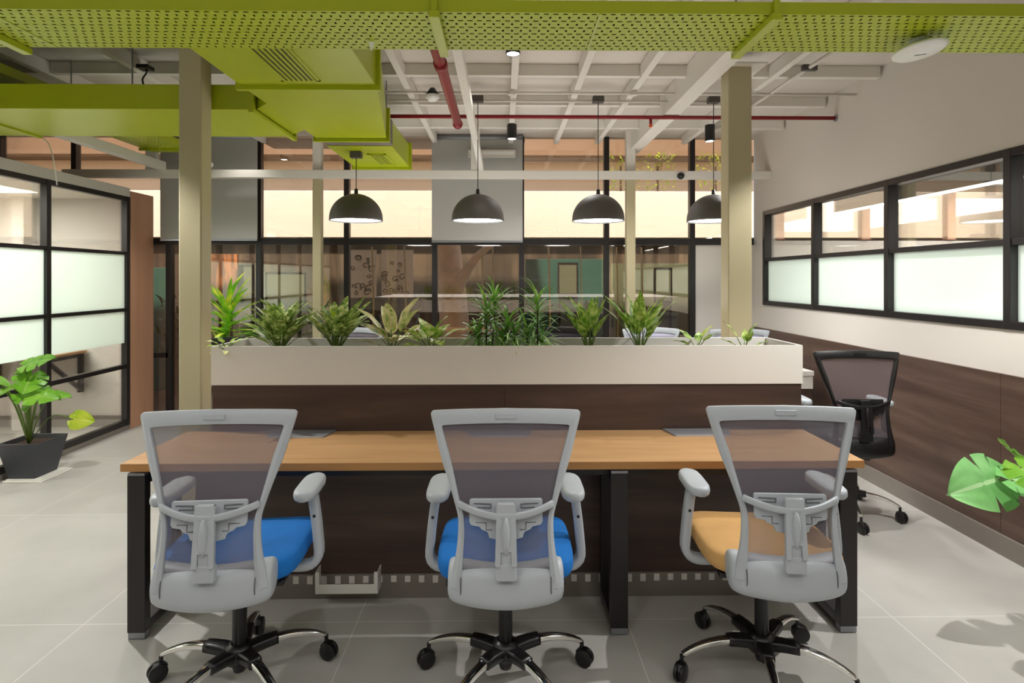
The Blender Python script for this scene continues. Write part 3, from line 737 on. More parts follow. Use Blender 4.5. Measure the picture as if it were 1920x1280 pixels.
# ------------------------------------------------------------------ main desk, partition, planter
DF, DB = 2.47, 2.985
def make_desk(name, lab, ports=True):
    t = thing(name, lab, 'desk', (0, 0, 0))
    B(-1.61, 1.551, DF, DB, 0.716, 0.75).build('desktop', M['desk'], t, bevel=0.0015)
    B(-1.61, 1.551, DF - 0.0015, DF, 0.717, 0.7485).build('edge_band', M['deskedge'], t)
    for x in (-1.59, 0.462, 1.455):
        lg = MB()
        lg.box(x, x + 0.075, DF + 0.012, DF + 0.052, 0.03, 0.695); lg.box(x, x + 0.075, DB - 0.26, DB - 0.22, 0.03, 0.695)
        lg.box(x, x + 0.075, DF + 0.052, DB - 0.26, 0.03, 0.07); lg.box(x, x + 0.075, DF + 0.052, DB - 0.26, 0.655, 0.695)
        l = lg.build('leg_frame', M['black'], t, bevel=0.002)
        tag(B(x + 0.002, x + 0.073, DF + 0.012, DF + 0.05, 0.695, 0.706).build('top_cap', M['alu'], l), 'silver cap')
        tag(B(x + 0.002, x + 0.073, DF + 0.014, DF + 0.05, 0.003, 0.03).build('levelling_foot', M['alu'], l, bevel=0.002), 'silver foot')
        B(x + 0.002, x + 0.073, DB - 0.262, DB - 0.225, 0.003, 0.03).build('levelling_foot', M['alu'], l)
    B(-1.52, 1.46, DF + 0.06, DF + 0.11, 0.675, 0.716).build('support_rail', M['black'], t)
    B(-1.52, 1.46, DB - 0.13, DB - 0.02, 0.70, 0.716).build('support_rail', M['black'], t)
    return t
dk = make_desk('workstation_desk', 'long oak-topped desk on black loop legs behind the three light grey chairs')
for x in (-1.02, -0.02, 0.99):
    p = MB(); p.hexa([(x - 0.14, DB - 0.125, 0.750), (x + 0.14, DB - 0.125, 0.750), (x + 0.17, DB - 0.01, 0.750), (x - 0.17, DB - 0.01, 0.750)],
                     [(x - 0.14, DB - 0.12, 0.754), (x + 0.14, DB - 0.12, 0.754), (x + 0.17, DB - 0.012, 0.760), (x - 0.17, DB - 0.012, 0.760)])
    pb = p.build('cable_flap', M['alu'], dk, bevel=0.001)
    B(x - 0.13, x + 0.13, DB - 0.128, DB - 0.124, 0.7505, 0.757).build('flap_lip', M['grey'], pb)
# far side desk
fd = copy_tree(dk); fd.rotation_euler = (0, 0, PI); fd.location = (0.03, 6.38, 0)
fd['label'] = 'matching oak desk on the far side of the planter partition'

par = thing('desk_partition', 'dark walnut laminate partition standing behind the desk under the planter', 'partition', (0.03, 3.2, 0))
for a, b in ((-1.483, 0.0085), (0.0092, 1.549)):
    B(a, b, 2.99, 3.39, 0.0, 0.985).build('panel', M['brown'], par, bevel=0.0015)
B(-1.47, 1.54, 2.80, 2.989, 0.115, 0.700).build('lower_front_panel', M['brown'], par)
pb = B(-1.475, 1.545, 2.79, 2.989, 0.0, 0.113).build('plinth', M['skirt'], par)
x = -1.40
while x < 1.5:
    if not (-1.43 < x < -1.42): B(x, x + 0.026, 2.786, 2.7905, 0.075 + 0.004 * math.sin(x * 9), 0.108).build('light_patch', M['wall'], pb)  # pale squares imitate patches of light falling along the plinth
    x += 0.0665
cb = thing('computer_bracket', 'white metal computer cradle mounted low between the left and middle chairs', 'bracket', (-0.75, 2.72, 0.05))
xa, xb = P(594, Y=2.72), P(710, Y=2.72)
B(xa, xb, 2.71, 2.715, 0.065, 0.108).build('front_lip', M['white'], cb, bevel=0.001)
B(xa, xb, 2.715, 2.785, 0.065, 0.069).build('base_plate', M['white'], cb)
for x0, x1 in ((xa, xa + 0.018), (xb - 0.018, xb)): B(x0, x1, 2.71, 2.715, 0.108, 0.165).build('corner_tab', M['white'], cb)
for x0 in (xa, xb - 0.003): B(x0, x0 + 0.003, 2.715, 2.785, 0.069, 0.165).build('side_plate', M['white'], cb)

pt = thing('planter_box', 'long white planter trough on top of the walnut partition', 'planter', (0.03, 3.2, 0.985))
PZ0, PZ1 = 0.986, 1.184
m = MB(); x0, x1, y0, y1, tk = -1.488, 1.553, 2.985, 3.395, 0.012
m.box(x0, x1, y0, y0 + tk, PZ0, PZ1); m.box(x0, x1, y1 - tk, y1, PZ0, PZ1)
m.box(x0, x0 + tk, y0 + tk, y1 - tk, PZ0, PZ1); m.box(x1 - tk, x1, y0 + tk, y1 - tk, PZ0, PZ1); m.box(x0 + tk, x1 - tk, y0 + tk, y1 - tk, PZ0, PZ0 + 0.01)
m.build('trough', M['planter'], pt)
rows = []
for j in range(9):
    rows.append([(x0 + tk + 0.001 + (x1 - x0 - 2 * tk - 0.002) * i / 120, y0 + tk + 0.001 + (y1 - y0 - 2 * tk - 0.002) * j / 8, 1.115 + 0.012 * noise.noise(V((i * 0.35, j * 0.6, 1)))) for i in range(121)])
tag(MB().grid(rows).build('soil', M['soil'], pt, smooth=True), 'dark potting soil')

# ------------------------------------------------------------------ chairs
def yb(x, z):
    pts = [(0.40, -0.262), (0.50, -0.278), (0.60, -0.272), (0.70, -0.262), (0.80, -0.250), (0.90, -0.236), (1.0, -0.222), (1.12, -0.208)]
    z = min(max(z, 0.4), 1.12)
    for (a, ya), (b, ybb) in zip(pts[:-1], pts[1:]):
        if z <= b + 1e-9:
            return ya + (ybb - ya) * (z - a) / (b - a) + 0.55 * x * x
    return pts[-1][1] + 0.55 * x * x

def make_chair(fm, mm, sm, label, group, accent=None):
    t = thing('office_chair', label, 'office chair', (0, 0, 0), group)
    OUT = [(.189, .50), (.178, .56), (.166, .62), (.160, .68), (.161, .73), (.173, .775), (.194, .84), (.222, .92), (.247, 1.01), (.259, 1.056), (.256, 1.068), (.238, 1.074), (.13, 1.082), (0, 1.086)]
    INN = [(.150, .50), (.146, .56), (.142, .62), (.139, .68), (.142, .73), (.154, .775), (.170, .84), (.190, .92), (.210, .985), (.219, 1.016), (.218, 1.022), (.205, 1.027), (.11, 1.035), (0, 1.038)]
    o = cr([(a, b, 0) for a, b in OUT], 44); i_ = cr([(a, b, 0) for a, b in INN], 44)
    ol = [(-p.x, p.y) for p in o] + [(p.x, p.y) for p in reversed(o[:-1])]
    il = [(-p.x, p.y) for p in i_] + [(p.x, p.y) for p in reversed(i_[:-1])]
    rings = []
    for (a, b), (c, d) in zip(ol, il):
        th = 0.013
        mid = ((a + c) / 2, (b + d) / 2)
        rings.append([V((a, yb(a, b) + th * 0.6, b)), V((a, yb(a, b) - th * 0.35, b)), V((mid[0], yb(mid[0], mid[1]) - th, mid[1])),
                      V((c, yb(c, d) - th * 0.6, d)), V((c, yb(c, d) + th * 0.7, d)), V((mid[0], yb(mid[0], mid[1]) + th, mid[1]))])
    fr = MB().loft(rings, True).build('backrest_frame', fm, t, smooth=True, bevel=0.003)
    B(-0.036, 0.036, yb(0, 1.06) - 0.0155, yb(0, 1.06) - 0.010, 1.054, 1.073).build('label_plate', fm, fr, bevel=0.002)
    # woven mesh
    rows = []
    half = [(p.x, p.y) for p in i_ if p.y < 1.017]
    for a, b in half:
        if b < 0.52: continue
        rows.append([(a * k / 8, yb(a * k / 8, b) + 0.004 + 0.012 * (1 - (k / 8) ** 2), b) for k in range(-8, 9)])
    for zz, xx in ((1.026, 0.217), (1.038, 0.21)):
        rows.append([(xx * k / 8, yb(xx * k / 8, zz) + 0.004, zz - 0.004 * (k / 8) ** 2) for k in range(-8, 9)])
    MB().grid(rows).build('mesh_back', mm, t, smooth=True)
    # lower shell (wraps under the seat)
    rings = []
    N = 22
    for k in range(-14, 15):
        u = k / 14; x = 0.196 * math.sin(u * PI / 2) if abs(u) < 1 else 0.196 * u
        f = max(0.05, (1 - abs(u) ** 5.0)) ** 0.5
        f2 = max(0.10, (1 - abs(u) ** 7.0)) ** 0.5
        ring = []
        for j in range(N):
            an = 2 * PI * j / N
            cy, cz = math.cos(an), math.sin(an)
            e = 0.8
            yy = math.copysign(abs(cy) ** e, cy) * 0.050 * (0.35 + 0.65 * f); zz = math.copysign(abs(cz) ** e, cz) * (0.068 * f2)
            ring.append(V((x, -0.248 + yy + 0.9 * x * x + 0.010 * cz, 0.497 + zz + 0.22 * abs(x) ** 1.7)))
        rings.append(ring)
    sh = MB().loft(rings, True).build('lower_shell', fm, t, smooth=True)
    for sx in (-1, 1):
        MB().tube([(sx * 0.150, -0.248 - 0.049 * math.cos(a) * 1.0 + 0.9 * .0225 - 0.002, 0.503 + 0.064 * math.sin(a)) for a in [(-1.2 + 0.2 * i) for i in range(13)]], 0.0022, 5).build('seam', M['groove'] if fm is not M['blackp'] else fm, sh)
    # lumbar plate with stepped outline
    def back(u, v, w): return (u, yb(u, v) - 0.006 - w, v)
    pl = [(a * 1.0, b - 0.018) for a, b in [(.118, .812), (.122, .806), (.122, .738), (.116, .728), (.088, .724), (.082, .716), (.062, .708), (.058, .700), (.056, .690), (.030, .684)]]
    poly = pl + [(-a, b) for a, b in reversed(pl)]
    lp = MB().poly(poly, back, 0.010).build('lumbar_plate', fm, t, bevel=0.003)
    for s in (-1, 1):
        for pts in ([(.108, .798), (.05, .798), (.05, .786), (.095, .786), (.095, .772), (.05, .772)], [(.100, .738), (.066, .738), (.066, .716), (.046, .716)]):
            MB().tube([(s * a, yb(a, b) - 0.017, b - 0.018) for a, b in pts], 0.0022, 5).build('plate_slot', M['groove'] if fm is not M['blackp'] else fm, lp)
    # cross arm
    arc = []
    for k in range(-10, 11):
        u = k / 10
        arc.append((0.158 * u, yb(0.158 * u, 0.76) - 0.014 - 0.030 * (1 - u * u), 0.778 - 0.028 * (1 - u * u)))
    MB().tube(arc, 1, 8, flat=(0.011, 0.006), up=(0, 0, 1)).build('cross_arm', fm, t, smooth=True)
    # spine
    def sp(u, v, w): return (u, yb(0, v) - 0.030 - w, v)
    so = MB().poly([(-.031, .788), (-.027, .792), (.027, .792), (.031, .788), (.036, .60), (.032, .594), (.018, .594), (.016, .64), (-.016, .64), (-.018, .594), (-.032, .594), (-.036, .60)], sp, 0.018).build('spine_bracket', fm, t, bevel=0.004)
    MB().ell((0, yb(0, .70) - 0.046, 0.690), 0.014, 0.020, 0.062).build('teardrop_boss', fm, so, smooth=True)
    B(-0.016, 0.016, yb(0, .6) - 0.038, yb(0, .6) - 0.02, 0.56, 0.645).build('guide_strip', fm, so)
    cn = MB().poly([(-.028, .602), (.028, .602), (.034, .592), (.034, .545), (-.034, .545), (-.034, .592)], lambda u, v, w: (u, yb(0, v) - 0.010 - w, v), 0.030).build('spine_socket', fm, t, bevel=0.005)
    B(-0.022, 0.022, yb(0, .57) - 0.0415, yb(0, .57) - 0.039, 0.552, 0.580).build('socket_badge', fm, cn, bevel=0.001)
    # seat
    rings = []
    prof = [(-0.205, 0.30, 0.55), (-0.195, 0.75, 0.85), (-0.16, 0.96, 1.0), (-0.08, 1.0, 1.0), (0.05, 1.0, 1.0), (0.16, 0.99, 1.0), (0.225, 0.95, 0.92), (0.255, 0.85, 0.75), (0.268, 0.6, 0.4)]
    for y, fx, fz in prof:
        ring = []
        for j in range(28):
            an = 2 * PI * j / 28
            c, s = math.cos(an), math.sin(an)
            xx = math.copysign(abs(c) ** 0.45, c) * 0.25 * fx
            zz = math.copysign(abs(s) ** 0.6, s) * 0.043 * fz
            drop = -0.02 * max(0, (y - 0.12) / 0.15) ** 2 + 0.012 * (xx / 0.25) ** 2 * (1 if s > 0 else 0.0)
            ring.append(V((xx, y, 0.508 + zz + drop)))
        rings.append(ring)
    MB().loft(rings, True).build('seat_cushion', sm, t, smooth=True, sub=1)
    sp_ = B(-0.21, 0.21, -0.17, 0.22, 0.452, 0.472).build('seat_pan', M['blackp'], t, bevel=0.006)
    md = MB(); md.box(-0.085, 0.085, -0.13, 0.12, 0.415, 0.453); md.box(-0.05, 0.05, -0.25, -0.12, 0.415, 0.440)
    mo = md.build('tilt_mechanism', M['blackp'], t, bevel=0.006)
    MB().tube([(0.08, 0.03, 0.435), (0.19, 0.04, 0.43), (0.245, 0.045, 0.425)], [0.006, 0.006, 0.012], 8).build('height_lever', M['blackp'], mo, smooth=True)
    # armrests
    for s in (-1, 1):
        pts = cr([(s * 0.13, 0.02, 0.440), (s * 0.20, 0.02, 0.434), (s * 0.255, 0.02, 0.438), (s * 0.286, 0.02, 0.470), (s * 0.284, 0.02, 0.54), (s * 0.276, 0.02, 0.62), (s * 0.262, 0.02, 0.72)], 18)
        am = MB().tube(pts, 1, 8, flat=(0.027, 0.0165), up=(0, 1, 0)).build('armrest', fm, t, smooth=True)
        rings = []
        for k in range(15):
            u = k / 14; y = -0.095 + 0.245 * u
            f = (1 - abs(2 * u - 1) ** 5) ** 0.5 if 0 < u < 1 else 0.3
            f = max(0.35, f)
            ring = []
            for j in range(16):
                an = 2 * PI * j / 16; c, q = math.cos(an), math.sin(an)
                ring.append(V((s * 0.252 + 0.044 * f * math.copysign(abs(c) ** 0.55, c), y, 0.730 + 0.020 * (0.6 + 0.4 * f) * math.copysign(abs(q) ** 0.6, q))))
            rings.append(ring)
        MB().loft(rings, True).build('arm_pad', fm, am, smooth=True)
        MB().cyl((s * 0.275, -0.008, 0.63), (s * 0.275, -0.004, 0.63), 0.006, 8).build('adjust_button', M['blackp'], am)
    # column and base
    g = MB(); g.cyl((0, 0, 0.30), (0, 0, 0.42), 0.015, 16); g.build('gas_lift', M['blackp'], t, smooth=True)
    MB().lathe([(0.002, 0.06), (0.022, 0.06), (0.026, 0.075), (0.026, 0.32), (0.030, 0.325), (0.030, 0.345), (0.018, 0.35), (0.002, 0.35)], n=20).build('column_cover', M['blackp'], t)
    MB().lathe([(0.03, 0.10), (0.05, 0.10), (0.055, 0.12), (0.048, 0.155), (0.03, 0.165)], n=24).build('base_hub', M['blackp'], t, smooth=True)
    for k in range(5):
        a = math.radians(k * 72 + accent)
        Rm = Matrix.Rotation(a, 4, 'Z')
        pts = cr([(0.035, 0, 0.128), (0.12, 0, 0.142), (0.20, 0, 0.137), (0.27, 0, 0.118), (0.315, 0, 0.095)], 14)
        wd_ = [(0.013 - 0.006 * i / 13, 0.021 - 0.010 * i / 13) for i in range(14)]
        lg = MB().tube(pts, 1, 12, flat=wd_, up=(0, 0, 1)).xf(Rm).build('base_leg', M['chrome'], t, smooth=True)
        pts2 = cr([(0.02, 0, 0.128), (0.08, 0, 0.139), (0.135, 0, 0.1425)], 6)
        MB().tube(pts2, 1, 10, flat=[(0.020 - 0.003 * i / 5, 0.030 - 0.007 * i / 5) for i in range(6)], up=(0, 0, 1)).xf(Rm).build('leg_sleeve', M['blackp'], lg, smooth=True)
        pts3 = [p + V((0, 0, 0.0105 - 0.0004 * i)) for i, p in enumerate(cr([(0.13, 0, 0.1425), (0.20, 0, 0.137), (0.27, 0, 0.118), (0.305, 0, 0.10)], 10))]
        MB().tube(pts3, 1, 8, flat=(0.002, 0.0035), up=(0, 0, 1)).xf(Rm).build('leg_inlay', M['blackp'], lg, smooth=True)
        # caster
        ca = MB(); px_ = 0.318; sw = math.radians(25 * ((k * 2) % 5 - 2))
        Rc = Matrix.Rotation(sw, 4, 'Z')
        ca.cyl((0, 0, 0.05), (0, 0, 0.095), 0.008, 10)
        for s in (-1, 1):
            ca.add(*wheel(0.012 * s, 0.016, 0.034))
        ca.add(*wheel(0, 0.012, 0.026))
        ca.tube([(-0.02, 0, 0.05), (-0.005, 0, 0.066), (0.02, 0, 0.064), (0.034, 0, 0.045)], 1, 8, flat=(0.004, 0.014), up=(0, 0, 1))
        ca.xf(Rm @ Matrix.Translation((px_, 0, 0)) @ Rc)
        ca.build('caster', M['blackp'], lg, smooth=False, bevel=0.002)
    return t
def wheel(yc, w, r, n=20):
    m = MB()
    rings = []
    for yy, rr in ((-w / 2, r * 0.86), (-w / 2 + 0.003, r), (w / 2 - 0.003, r), (w / 2, r * 0.86)):
        rings.append([(0.012 + rr * math.cos(2 * PI * k / n), yc + yy, 0.034 + rr * math.sin(2 * PI * k / n)) for k in range(n)])
    m.loft(rings, True)
    return m.v, m.f

G1 = 'light grey mesh office chairs along the front of the desk'
c1 = make_chair(M['grey'], M['mesh'], M['blue'], 'light grey mesh office chair with blue seat, leftmost at the desk', G1, accent=25)
c1.location = (-0.990, 2.20, 0); c1.rotation_euler = (0, 0, math.radians(4))
def chair_copy(src, loc, rz, lab, grp, seat=None, frame=None, mesh=None, base_rot=0.0):
    o = copy_tree(src); o.location = loc; o.rotation_euler = (0, 0, math.radians(rz)); o['label'] = lab
    if grp: o['group'] = grp
    elif 'group' in o: del o['group']
    def walk(x):
        for ch in x.children:
            k = ch.name.split('.')[0]
            if ch.type == 'MESH' and (seat or frame or mesh):
                src_m = ch.data.materials[0]; new = None
                if k == 'seat_cushion' and seat: new = seat
                elif k == 'mesh_back' and mesh: new = mesh
                elif src_m in (M['grey'], M['groove']) and frame: new = frame
                if new:
                    ch.data = ch.data.copy(); ch.data.materials[0] = new
            if base_rot and k == 'base_leg': ch.rotation_euler = (0, 0, math.radians(base_rot))
            walk(ch)
    walk(o)
    return o
chair_copy(c1, (0.010, 2.20, 0), 0, 'light grey mesh office chair with blue seat facing straight to the desk, middle one', G1, base_rot=-7)
chair_copy(c1, (1.000, 2.23, 0), -4, 'light grey mesh office chair with tan orange seat, at the desk end', G1, seat=M['tan'], base_rot=19)
chair_copy(c1, (2.22, 3.77, 0), -5, 'black office chair against the walnut panelled right wall', None, seat=M['blackf'], frame=M['blackp'], mesh=M['meshb'], base_rot=-50)
bk = [o for o in bpy.data.objects if o.get('label', '').startswith('black office chair against')][0]
for ch in bk.children:
    if ch.name.startswith('armrest'):
        for q in ch.children:
            if q.name.startswith('arm_pad'):
                q.data = q.data.copy(); q.data.materials[0] = M['grey']; q['label'] = 'grey arm pad'
chair_copy(c1, (1.34, 5.08, 0), 178, 'pale lilac mesh chair facing us behind the planter, right of the rear post', 'chairs on the far side of the planter', seat=M['blackf'], mesh=M['meshw'])
chair_copy(c1, (2.08, 4.93, 0), 176, 'pale lilac mesh chair behind the right cream column near the wall', 'chairs on the far side of the planter', seat=M['blackf'], mesh=M['meshw'])
chair_copy(c1, (0.52, 5.10, 0), 184, 'dark mesh chair behind the narrow-leaved plants across the planter', 'chairs on the far side of the planter', seat=M['blackf'], frame=M['blackp'], mesh=M['blackf'])
chair_copy(c1, (-1.35, 5.10, 0), 176, 'grey mesh chair seen behind the two dark speckled plants', 'chairs on the far side of the planter', seat=M['blackf'], mesh=M['mesh'])
chair_copy(c1, (-1.99, 4.28, 0), 176, 'black-backed chair peeping out between the left cream column and the planter', 'chairs on the far side of the planter', seat=M['blackf'], frame=M['blackp'], mesh=M['blackf'])
# room chair (left glass room), its own simple copy under rc
rcc = copy_tree(c1); lab = rc['label']; bpy.data.objects.remove(rc)
rcc.location = (-5.02, 4.95, 0); rcc.rotation_euler = (0, 0, math.radians(-35)); rcc['label'] = lab; rcc['group'] = 'chairs in the left glass room'
def rew(x):
    for ch in x.children:
        if ch.type == 'MESH' and ch.data.materials[0] in (M['blue'], M['mesh'], M['grey']):
            ch.data = ch.data.copy(); ch.data.materials[0] = M['blackf'] if ch.name.startswith('seat') else M['dark']
        rew(ch)
rew(rcc)

# far counter desk at the right
t = thing('side_counter', 'white counter standing at the far end beside the right wall', 'counter', (2.52, 5.2, 0))
B(2.43, 2.62, 4.85, 5.55, 0.71, 0.75).build('counter_top', M['white'], t, bevel=0.002)
B(2.45, 2.60, 4.87, 5.5, 0.0, 0.11).build('plinth', M['skirt'], t)
B(2.44, 2.61, 4.87, 5.54, 0.11, 0.60).build('cabinet_body', M['brown'], t)
B(2.435, 2.615, 4.86, 5.545, 0.60, 0.71).build('drawer_front', M['white'], t)

# ------------------------------------------------------------------ plants
def blade(mb, base, az, elev, L, W, droop=0.6, fold=0.25, n=9, shape='lance', twist=0.0, cols=4, wave=0.0):
    """one leaf: starts at base heading (az, elev), bending down by droop radians over its length"""
    p = V(base); e = elev; rows = []; uvs = []
    st = L / n
    side0 = V((-math.sin(az), math.cos(az), 0))
    for i in range(n + 1):
        t = i / n
        d = V((math.cos(az) * math.cos(e), math.sin(az) * math.cos(e), math.sin(e)))
        nrm = side0.cross(d) * -1
        sd = (side0 * math.cos(twist * t) + nrm * math.sin(twist * t))
        if shape == 'lance': w = math.sin(PI * min(1, t ** 0.8 * 0.98 + 0.02)) ** 0.8
        elif shape == 'ovate': w = (math.sin(PI * t ** 0.65)) ** 0.75 if 0 < t < 1 else 0
        elif shape == 'strap': w = min(1, 0.55 + t * 2) * (1 - max(0, (t - 0.45) / 0.55) ** 1.6)
        else: w = 1 - t
        w = max(w, 0.03) * W / 2
        row = []; ur = []
        for k in range(-cols // 2, cols // 2 + 1):
            u = k / (cols // 2)
            wv = wave * math.sin(t * 14 + (1.5 if u > 0 else 0)) * abs(u)
            row.append(p + sd * (w * u) + nrm * (-abs(u) * w * -fold + wv)); ur.append((0.5 + 0.5 * u, t))
        rows.append(row); uvs.append(ur)
        p = p + d * st; e -= droop / n * (0.4 + 1.2 * t)
    mb.grid(rows, uvs)

L_agl = leafmat('speckled_dark_green_leaf', [rgb(82, 112, 42), rgb(142, 166, 78), rgb(208, 214, 144)], rgb(120, 150, 70), scale=42)
L_agl2 = leafmat('lime_mottled_leaf', [rgb(70, 110, 25), rgb(130, 165, 55), rgb(195, 210, 120)], rgb(160, 190, 100), scale=30)
L_pale = leafmat('cream_and_green_leaf', [rgb(105, 150, 50), rgb(205, 210, 130), rgb(235, 225, 180)], rgb(235, 200, 180), scale=24, edge=rgb(226, 214, 160))
L_pale2 = leafmat('yellow_green_variegated_leaf', [rgb(90, 140, 40), rgb(170, 200, 80), rgb(235, 232, 180)], rgb(220, 225, 150), scale=26)
L_grass = leafmat('narrow_green_leaf', [rgb(70, 130, 35), rgb(110, 170, 60), rgb(165, 210, 100)], rgb(190, 210, 130), scale=10)
L_drac = leafmat('bright_strap_leaf', [rgb(90, 165, 30), rgb(145, 210, 45), rgb(240, 230, 80)], rgb(190, 205, 60), scale=9)
L_mon = leafmat('monstera_leaf_green', [rgb(95, 150, 40), rgb(118, 175, 50), rgb(145, 195, 70)], rgb(150, 190, 90), scale=5, rough=0.3)
L_mon2 = leafmat('pale_monstera_leaf', [rgb(120, 185, 105), rgb(140, 205, 125), rgb(160, 218, 145)], rgb(190, 230, 170), scale=5, rough=0.3)
L_yel = leafmat('yellowing_leaf', [rgb(140, 170, 30), rgb(170, 195, 45), rgb(190, 205, 60)], rgb(200, 210, 90), scale=6)

SOILZ = 1.112
L_dark = leafmat('dark_green_leaf', [rgb(20, 50, 34), rgb(34, 74, 48), rgb(60, 100, 60)], rgb(60, 100, 60), scale=8)
def rosette(px, Y, nl, Lr, Wr, mat, lab, spread=1.0, name='foliage_plant', shape='ovate', grp='planter plants', elev=(0.75, 1.45), droop=0.7, stemh=0.05, yellow=0, x=None, seed=0, base=SOILZ):
    rr = random.Random(seed + int(px))
    X = P(px, Y=Y) if x is None else x
    t = thing(name, lab, 'plant', (X, Y, base), grp)
    st = MB(); fo = MB(); ye = MB()
    for i in range(nl):
        az = i * 2.39996 + rr.uniform(-.3, .3)
        f = (i + 0.5) / nl
        el = elev[1] - (elev[1] - elev[0]) * f + rr.uniform(-.12, .12)
        L = rr.uniform(*Lr) * (0.75 + 0.35 * (1 - abs(f - .5)))
        W = rr.uniform(*Wr)
        hh = stemh * (1 - f * 0.6) + rr.uniform(0, 0.01)
        b = V((X + 0.012 * math.cos(az), Y + 0.012 * math.sin(az), base + hh))
        petl = L * 0.35
        q = b + V((math.cos(az) * math.cos(el), math.sin(az) * math.cos(el), math.sin(el))) * petl * spread
        st.tube([(X + 0.006 * math.cos(az), Y + 0.006 * math.sin(az), base - 0.01), b, q], [0.004, 0.0032, 0.0022], 5, caps=False)
        blade(ye if i < yellow else fo, q, az, el - 0.1, L * 0.72, W, droop + rr.uniform(-.2, .3), 0.22, shape=shape, wave=0.002, twist=rr.uniform(-.3, .3))
    s = st.build('stems', M['stem'], t, smooth=True)
    fo.build('foliage', mat, t, smooth=True)
    if yellow: tag(ye.build('yellow_leaves', L_yel, t, smooth=True), 'yellowing leaves')
    return t
rosette(528, 3.18, 44, (0.18, 0.28), (0.046, 0.064), L_agl, 'bushy dark speckled plant near the left end of the planter', yellow=2, seed=1)
rosette(632, 3.16, 32, (0.18, 0.30), (0.048, 0.065), L_agl, 'dark speckled plant in front of the left rear post in the planter', yellow=2, elev=(0.85, 1.5), seed=2)
rosette(737, 3.20, 13, (0.20, 0.28), (0.060, 0.080), L_pale, 'cream-leaved plant with pink veins below the leftmost pendant', elev=(0.45, 1.45), seed=3)
rosette(808, 3.16, 13, (0.15, 0.21), (0.060, 0.080), L_pale2, 'low yellow-green variegated plant left of the grassy ones', elev=(0.35, 1.35), droop=0.9, seed=4)
rosette(1104, 3.17, 16, (0.21, 0.30), (0.042, 0.056), L_agl2, 'upright mottled lime plant right of the grassy ones', elev=(1.0, 1.5), droop=0.35, seed=5)
rosette(1200, 3.18, 20, (0.22, 0.32), (0.050, 0.065), L_agl2, 'upright mottled plant in front of the right rear post', elev=(0.9, 1.5), droop=0.5, yellow=1, seed=6)
rosette(1308, 3.16, 5, (0.13, 0.19), (0.036, 0.048), L_agl2, 'sparse little yellowish plant with few leaves left of the right cream column', elev=(0.4, 1.0), droop=0.4, yellow=1, seed=17)
rosette(1398, 3.16, 6, (0.11, 0.18), (0.028, 0.038), L_agl2, 'tiny sparse plant in front of the right cream column', elev=(0.4, 1.3), droop=0.4, seed=8)

def grassy(px, Y, hgt, heads, lab, seed):
    rr = random.Random(seed); X = P(px, Y=Y)
    t = thing('dracaena_plant', lab, 'plant', (X, Y, SOILZ), 'planter plants')
    st = MB(); fo = MB()
    for (dx, dy, hh) in heads:
        top = V((X + dx, Y + dy, SOILZ + hh))
        st.tube(cr([(X + dx * 0.5, Y + dy * 0.5, SOILZ - 0.01), (X + dx * 0.9, Y + dy, SOILZ + hh * 0.5), top], 6), 0.005, 6)
        nl = int(16 + hh * 110)
        for i in range(nl):
            f = i / nl
            z = SOILZ + hh * (0.25 + 0.75 * f)
            az = i * 2.4 + rr.uniform(-.3, .3)
            el = -0.1 + 1.3 * f ** 1.5 + rr.uniform(-.15, .2)
            L = rr.uniform(0.14, 0.23)
            blade(fo, (X + dx * (0.5 + .5 * f), Y + dy, z), az, el, L, rr.uniform(0.011, 0.016), rr.uniform(0.9, 1.9), 0.2, n=7, shape='strap', cols=2)
    st.build('stems', M['bark'], t, smooth=True); fo.build('foliage', L_grass, t, smooth=True)
grassy(912, 3.15, .3, [(-0.0, 0.0, 0.25), (0.045, 0.06, 0.31), (-0.05, 0.03, 0.12)], 'tall narrow-leaved grassy plant, left one of the three under the second pendant', 3)
grassy(952, 3.12, .2, [(0.0, 0.0, 0.19), (0.04, 0.05, 0.12), (-0.03, 0.03, 0.10)], 'short dense narrow-leaved grassy plant between two taller ones', 4)
grassy(1008, 3.17, .3, [(0.0, 0.0, 0.30), (-0.06, 0.02, 0.13), (0.03, 0.05, 0.08)], 'tall single-stemmed narrow-leaved plant, right one of the grassy three', 5)

# tall floor plant behind left end
Y0 = 5.05; X0 = P(436, Y=Y0)
t = thing('cordyline_plant', 'tall bright yellow-green strap-leaved plant beside the left cream column', 'plant', (X0, Y0, 0))
MB().lathe([(0.002, 0), (0.12, 0), (0.16, 0.30), (0.17, 0.32), (0.155, 0.32), (0.145, 0.29), (0.002, 0.28)], (X0, Y0, 0), 28).build('pot', M['pot'], t)
st = MB(); st.tube(cr([(X0, Y0, 0.28), (X0 - 0.01, Y0, 0.7), (X0 + 0.01, Y0, 1.15), (X0 - 0.02, Y0, 1.30)], 10), 0.012, 8)
st.tube(cr([(X0, Y0, 0.28), (X0 + 0.06, Y0 + .05, 0.6), (X0 - 0.08, Y0 + .04, 0.98)], 8), 0.009, 8)
st.build('stems', M['bark'], t, smooth=True)
fo = MB(); rr = random.Random(11)
for (cx, cy, cz, nl, L0) in ((X0 - 0.02, Y0, 1.28, 48, 0.33), (X0 - 0.09, Y0 + 0.04, 1.0, 20, 0.22)):
    for i in range(nl):
        f = i / nl
        blade(fo, (cx, cy, cz - 0.28 * (1 - f)), i * 2.4 + rr.uniform(-.3, .3), -0.05 + 1.3 * f + rr.uniform(-.2, .2), L0 * rr.uniform(.8, 1.25), rr.uniform(0.034, 0.052), rr.uniform(0.2, 0.9), 0.3, n=7, shape='strap', cols=2)
fo.build('foliage', L_drac, t, smooth=True)
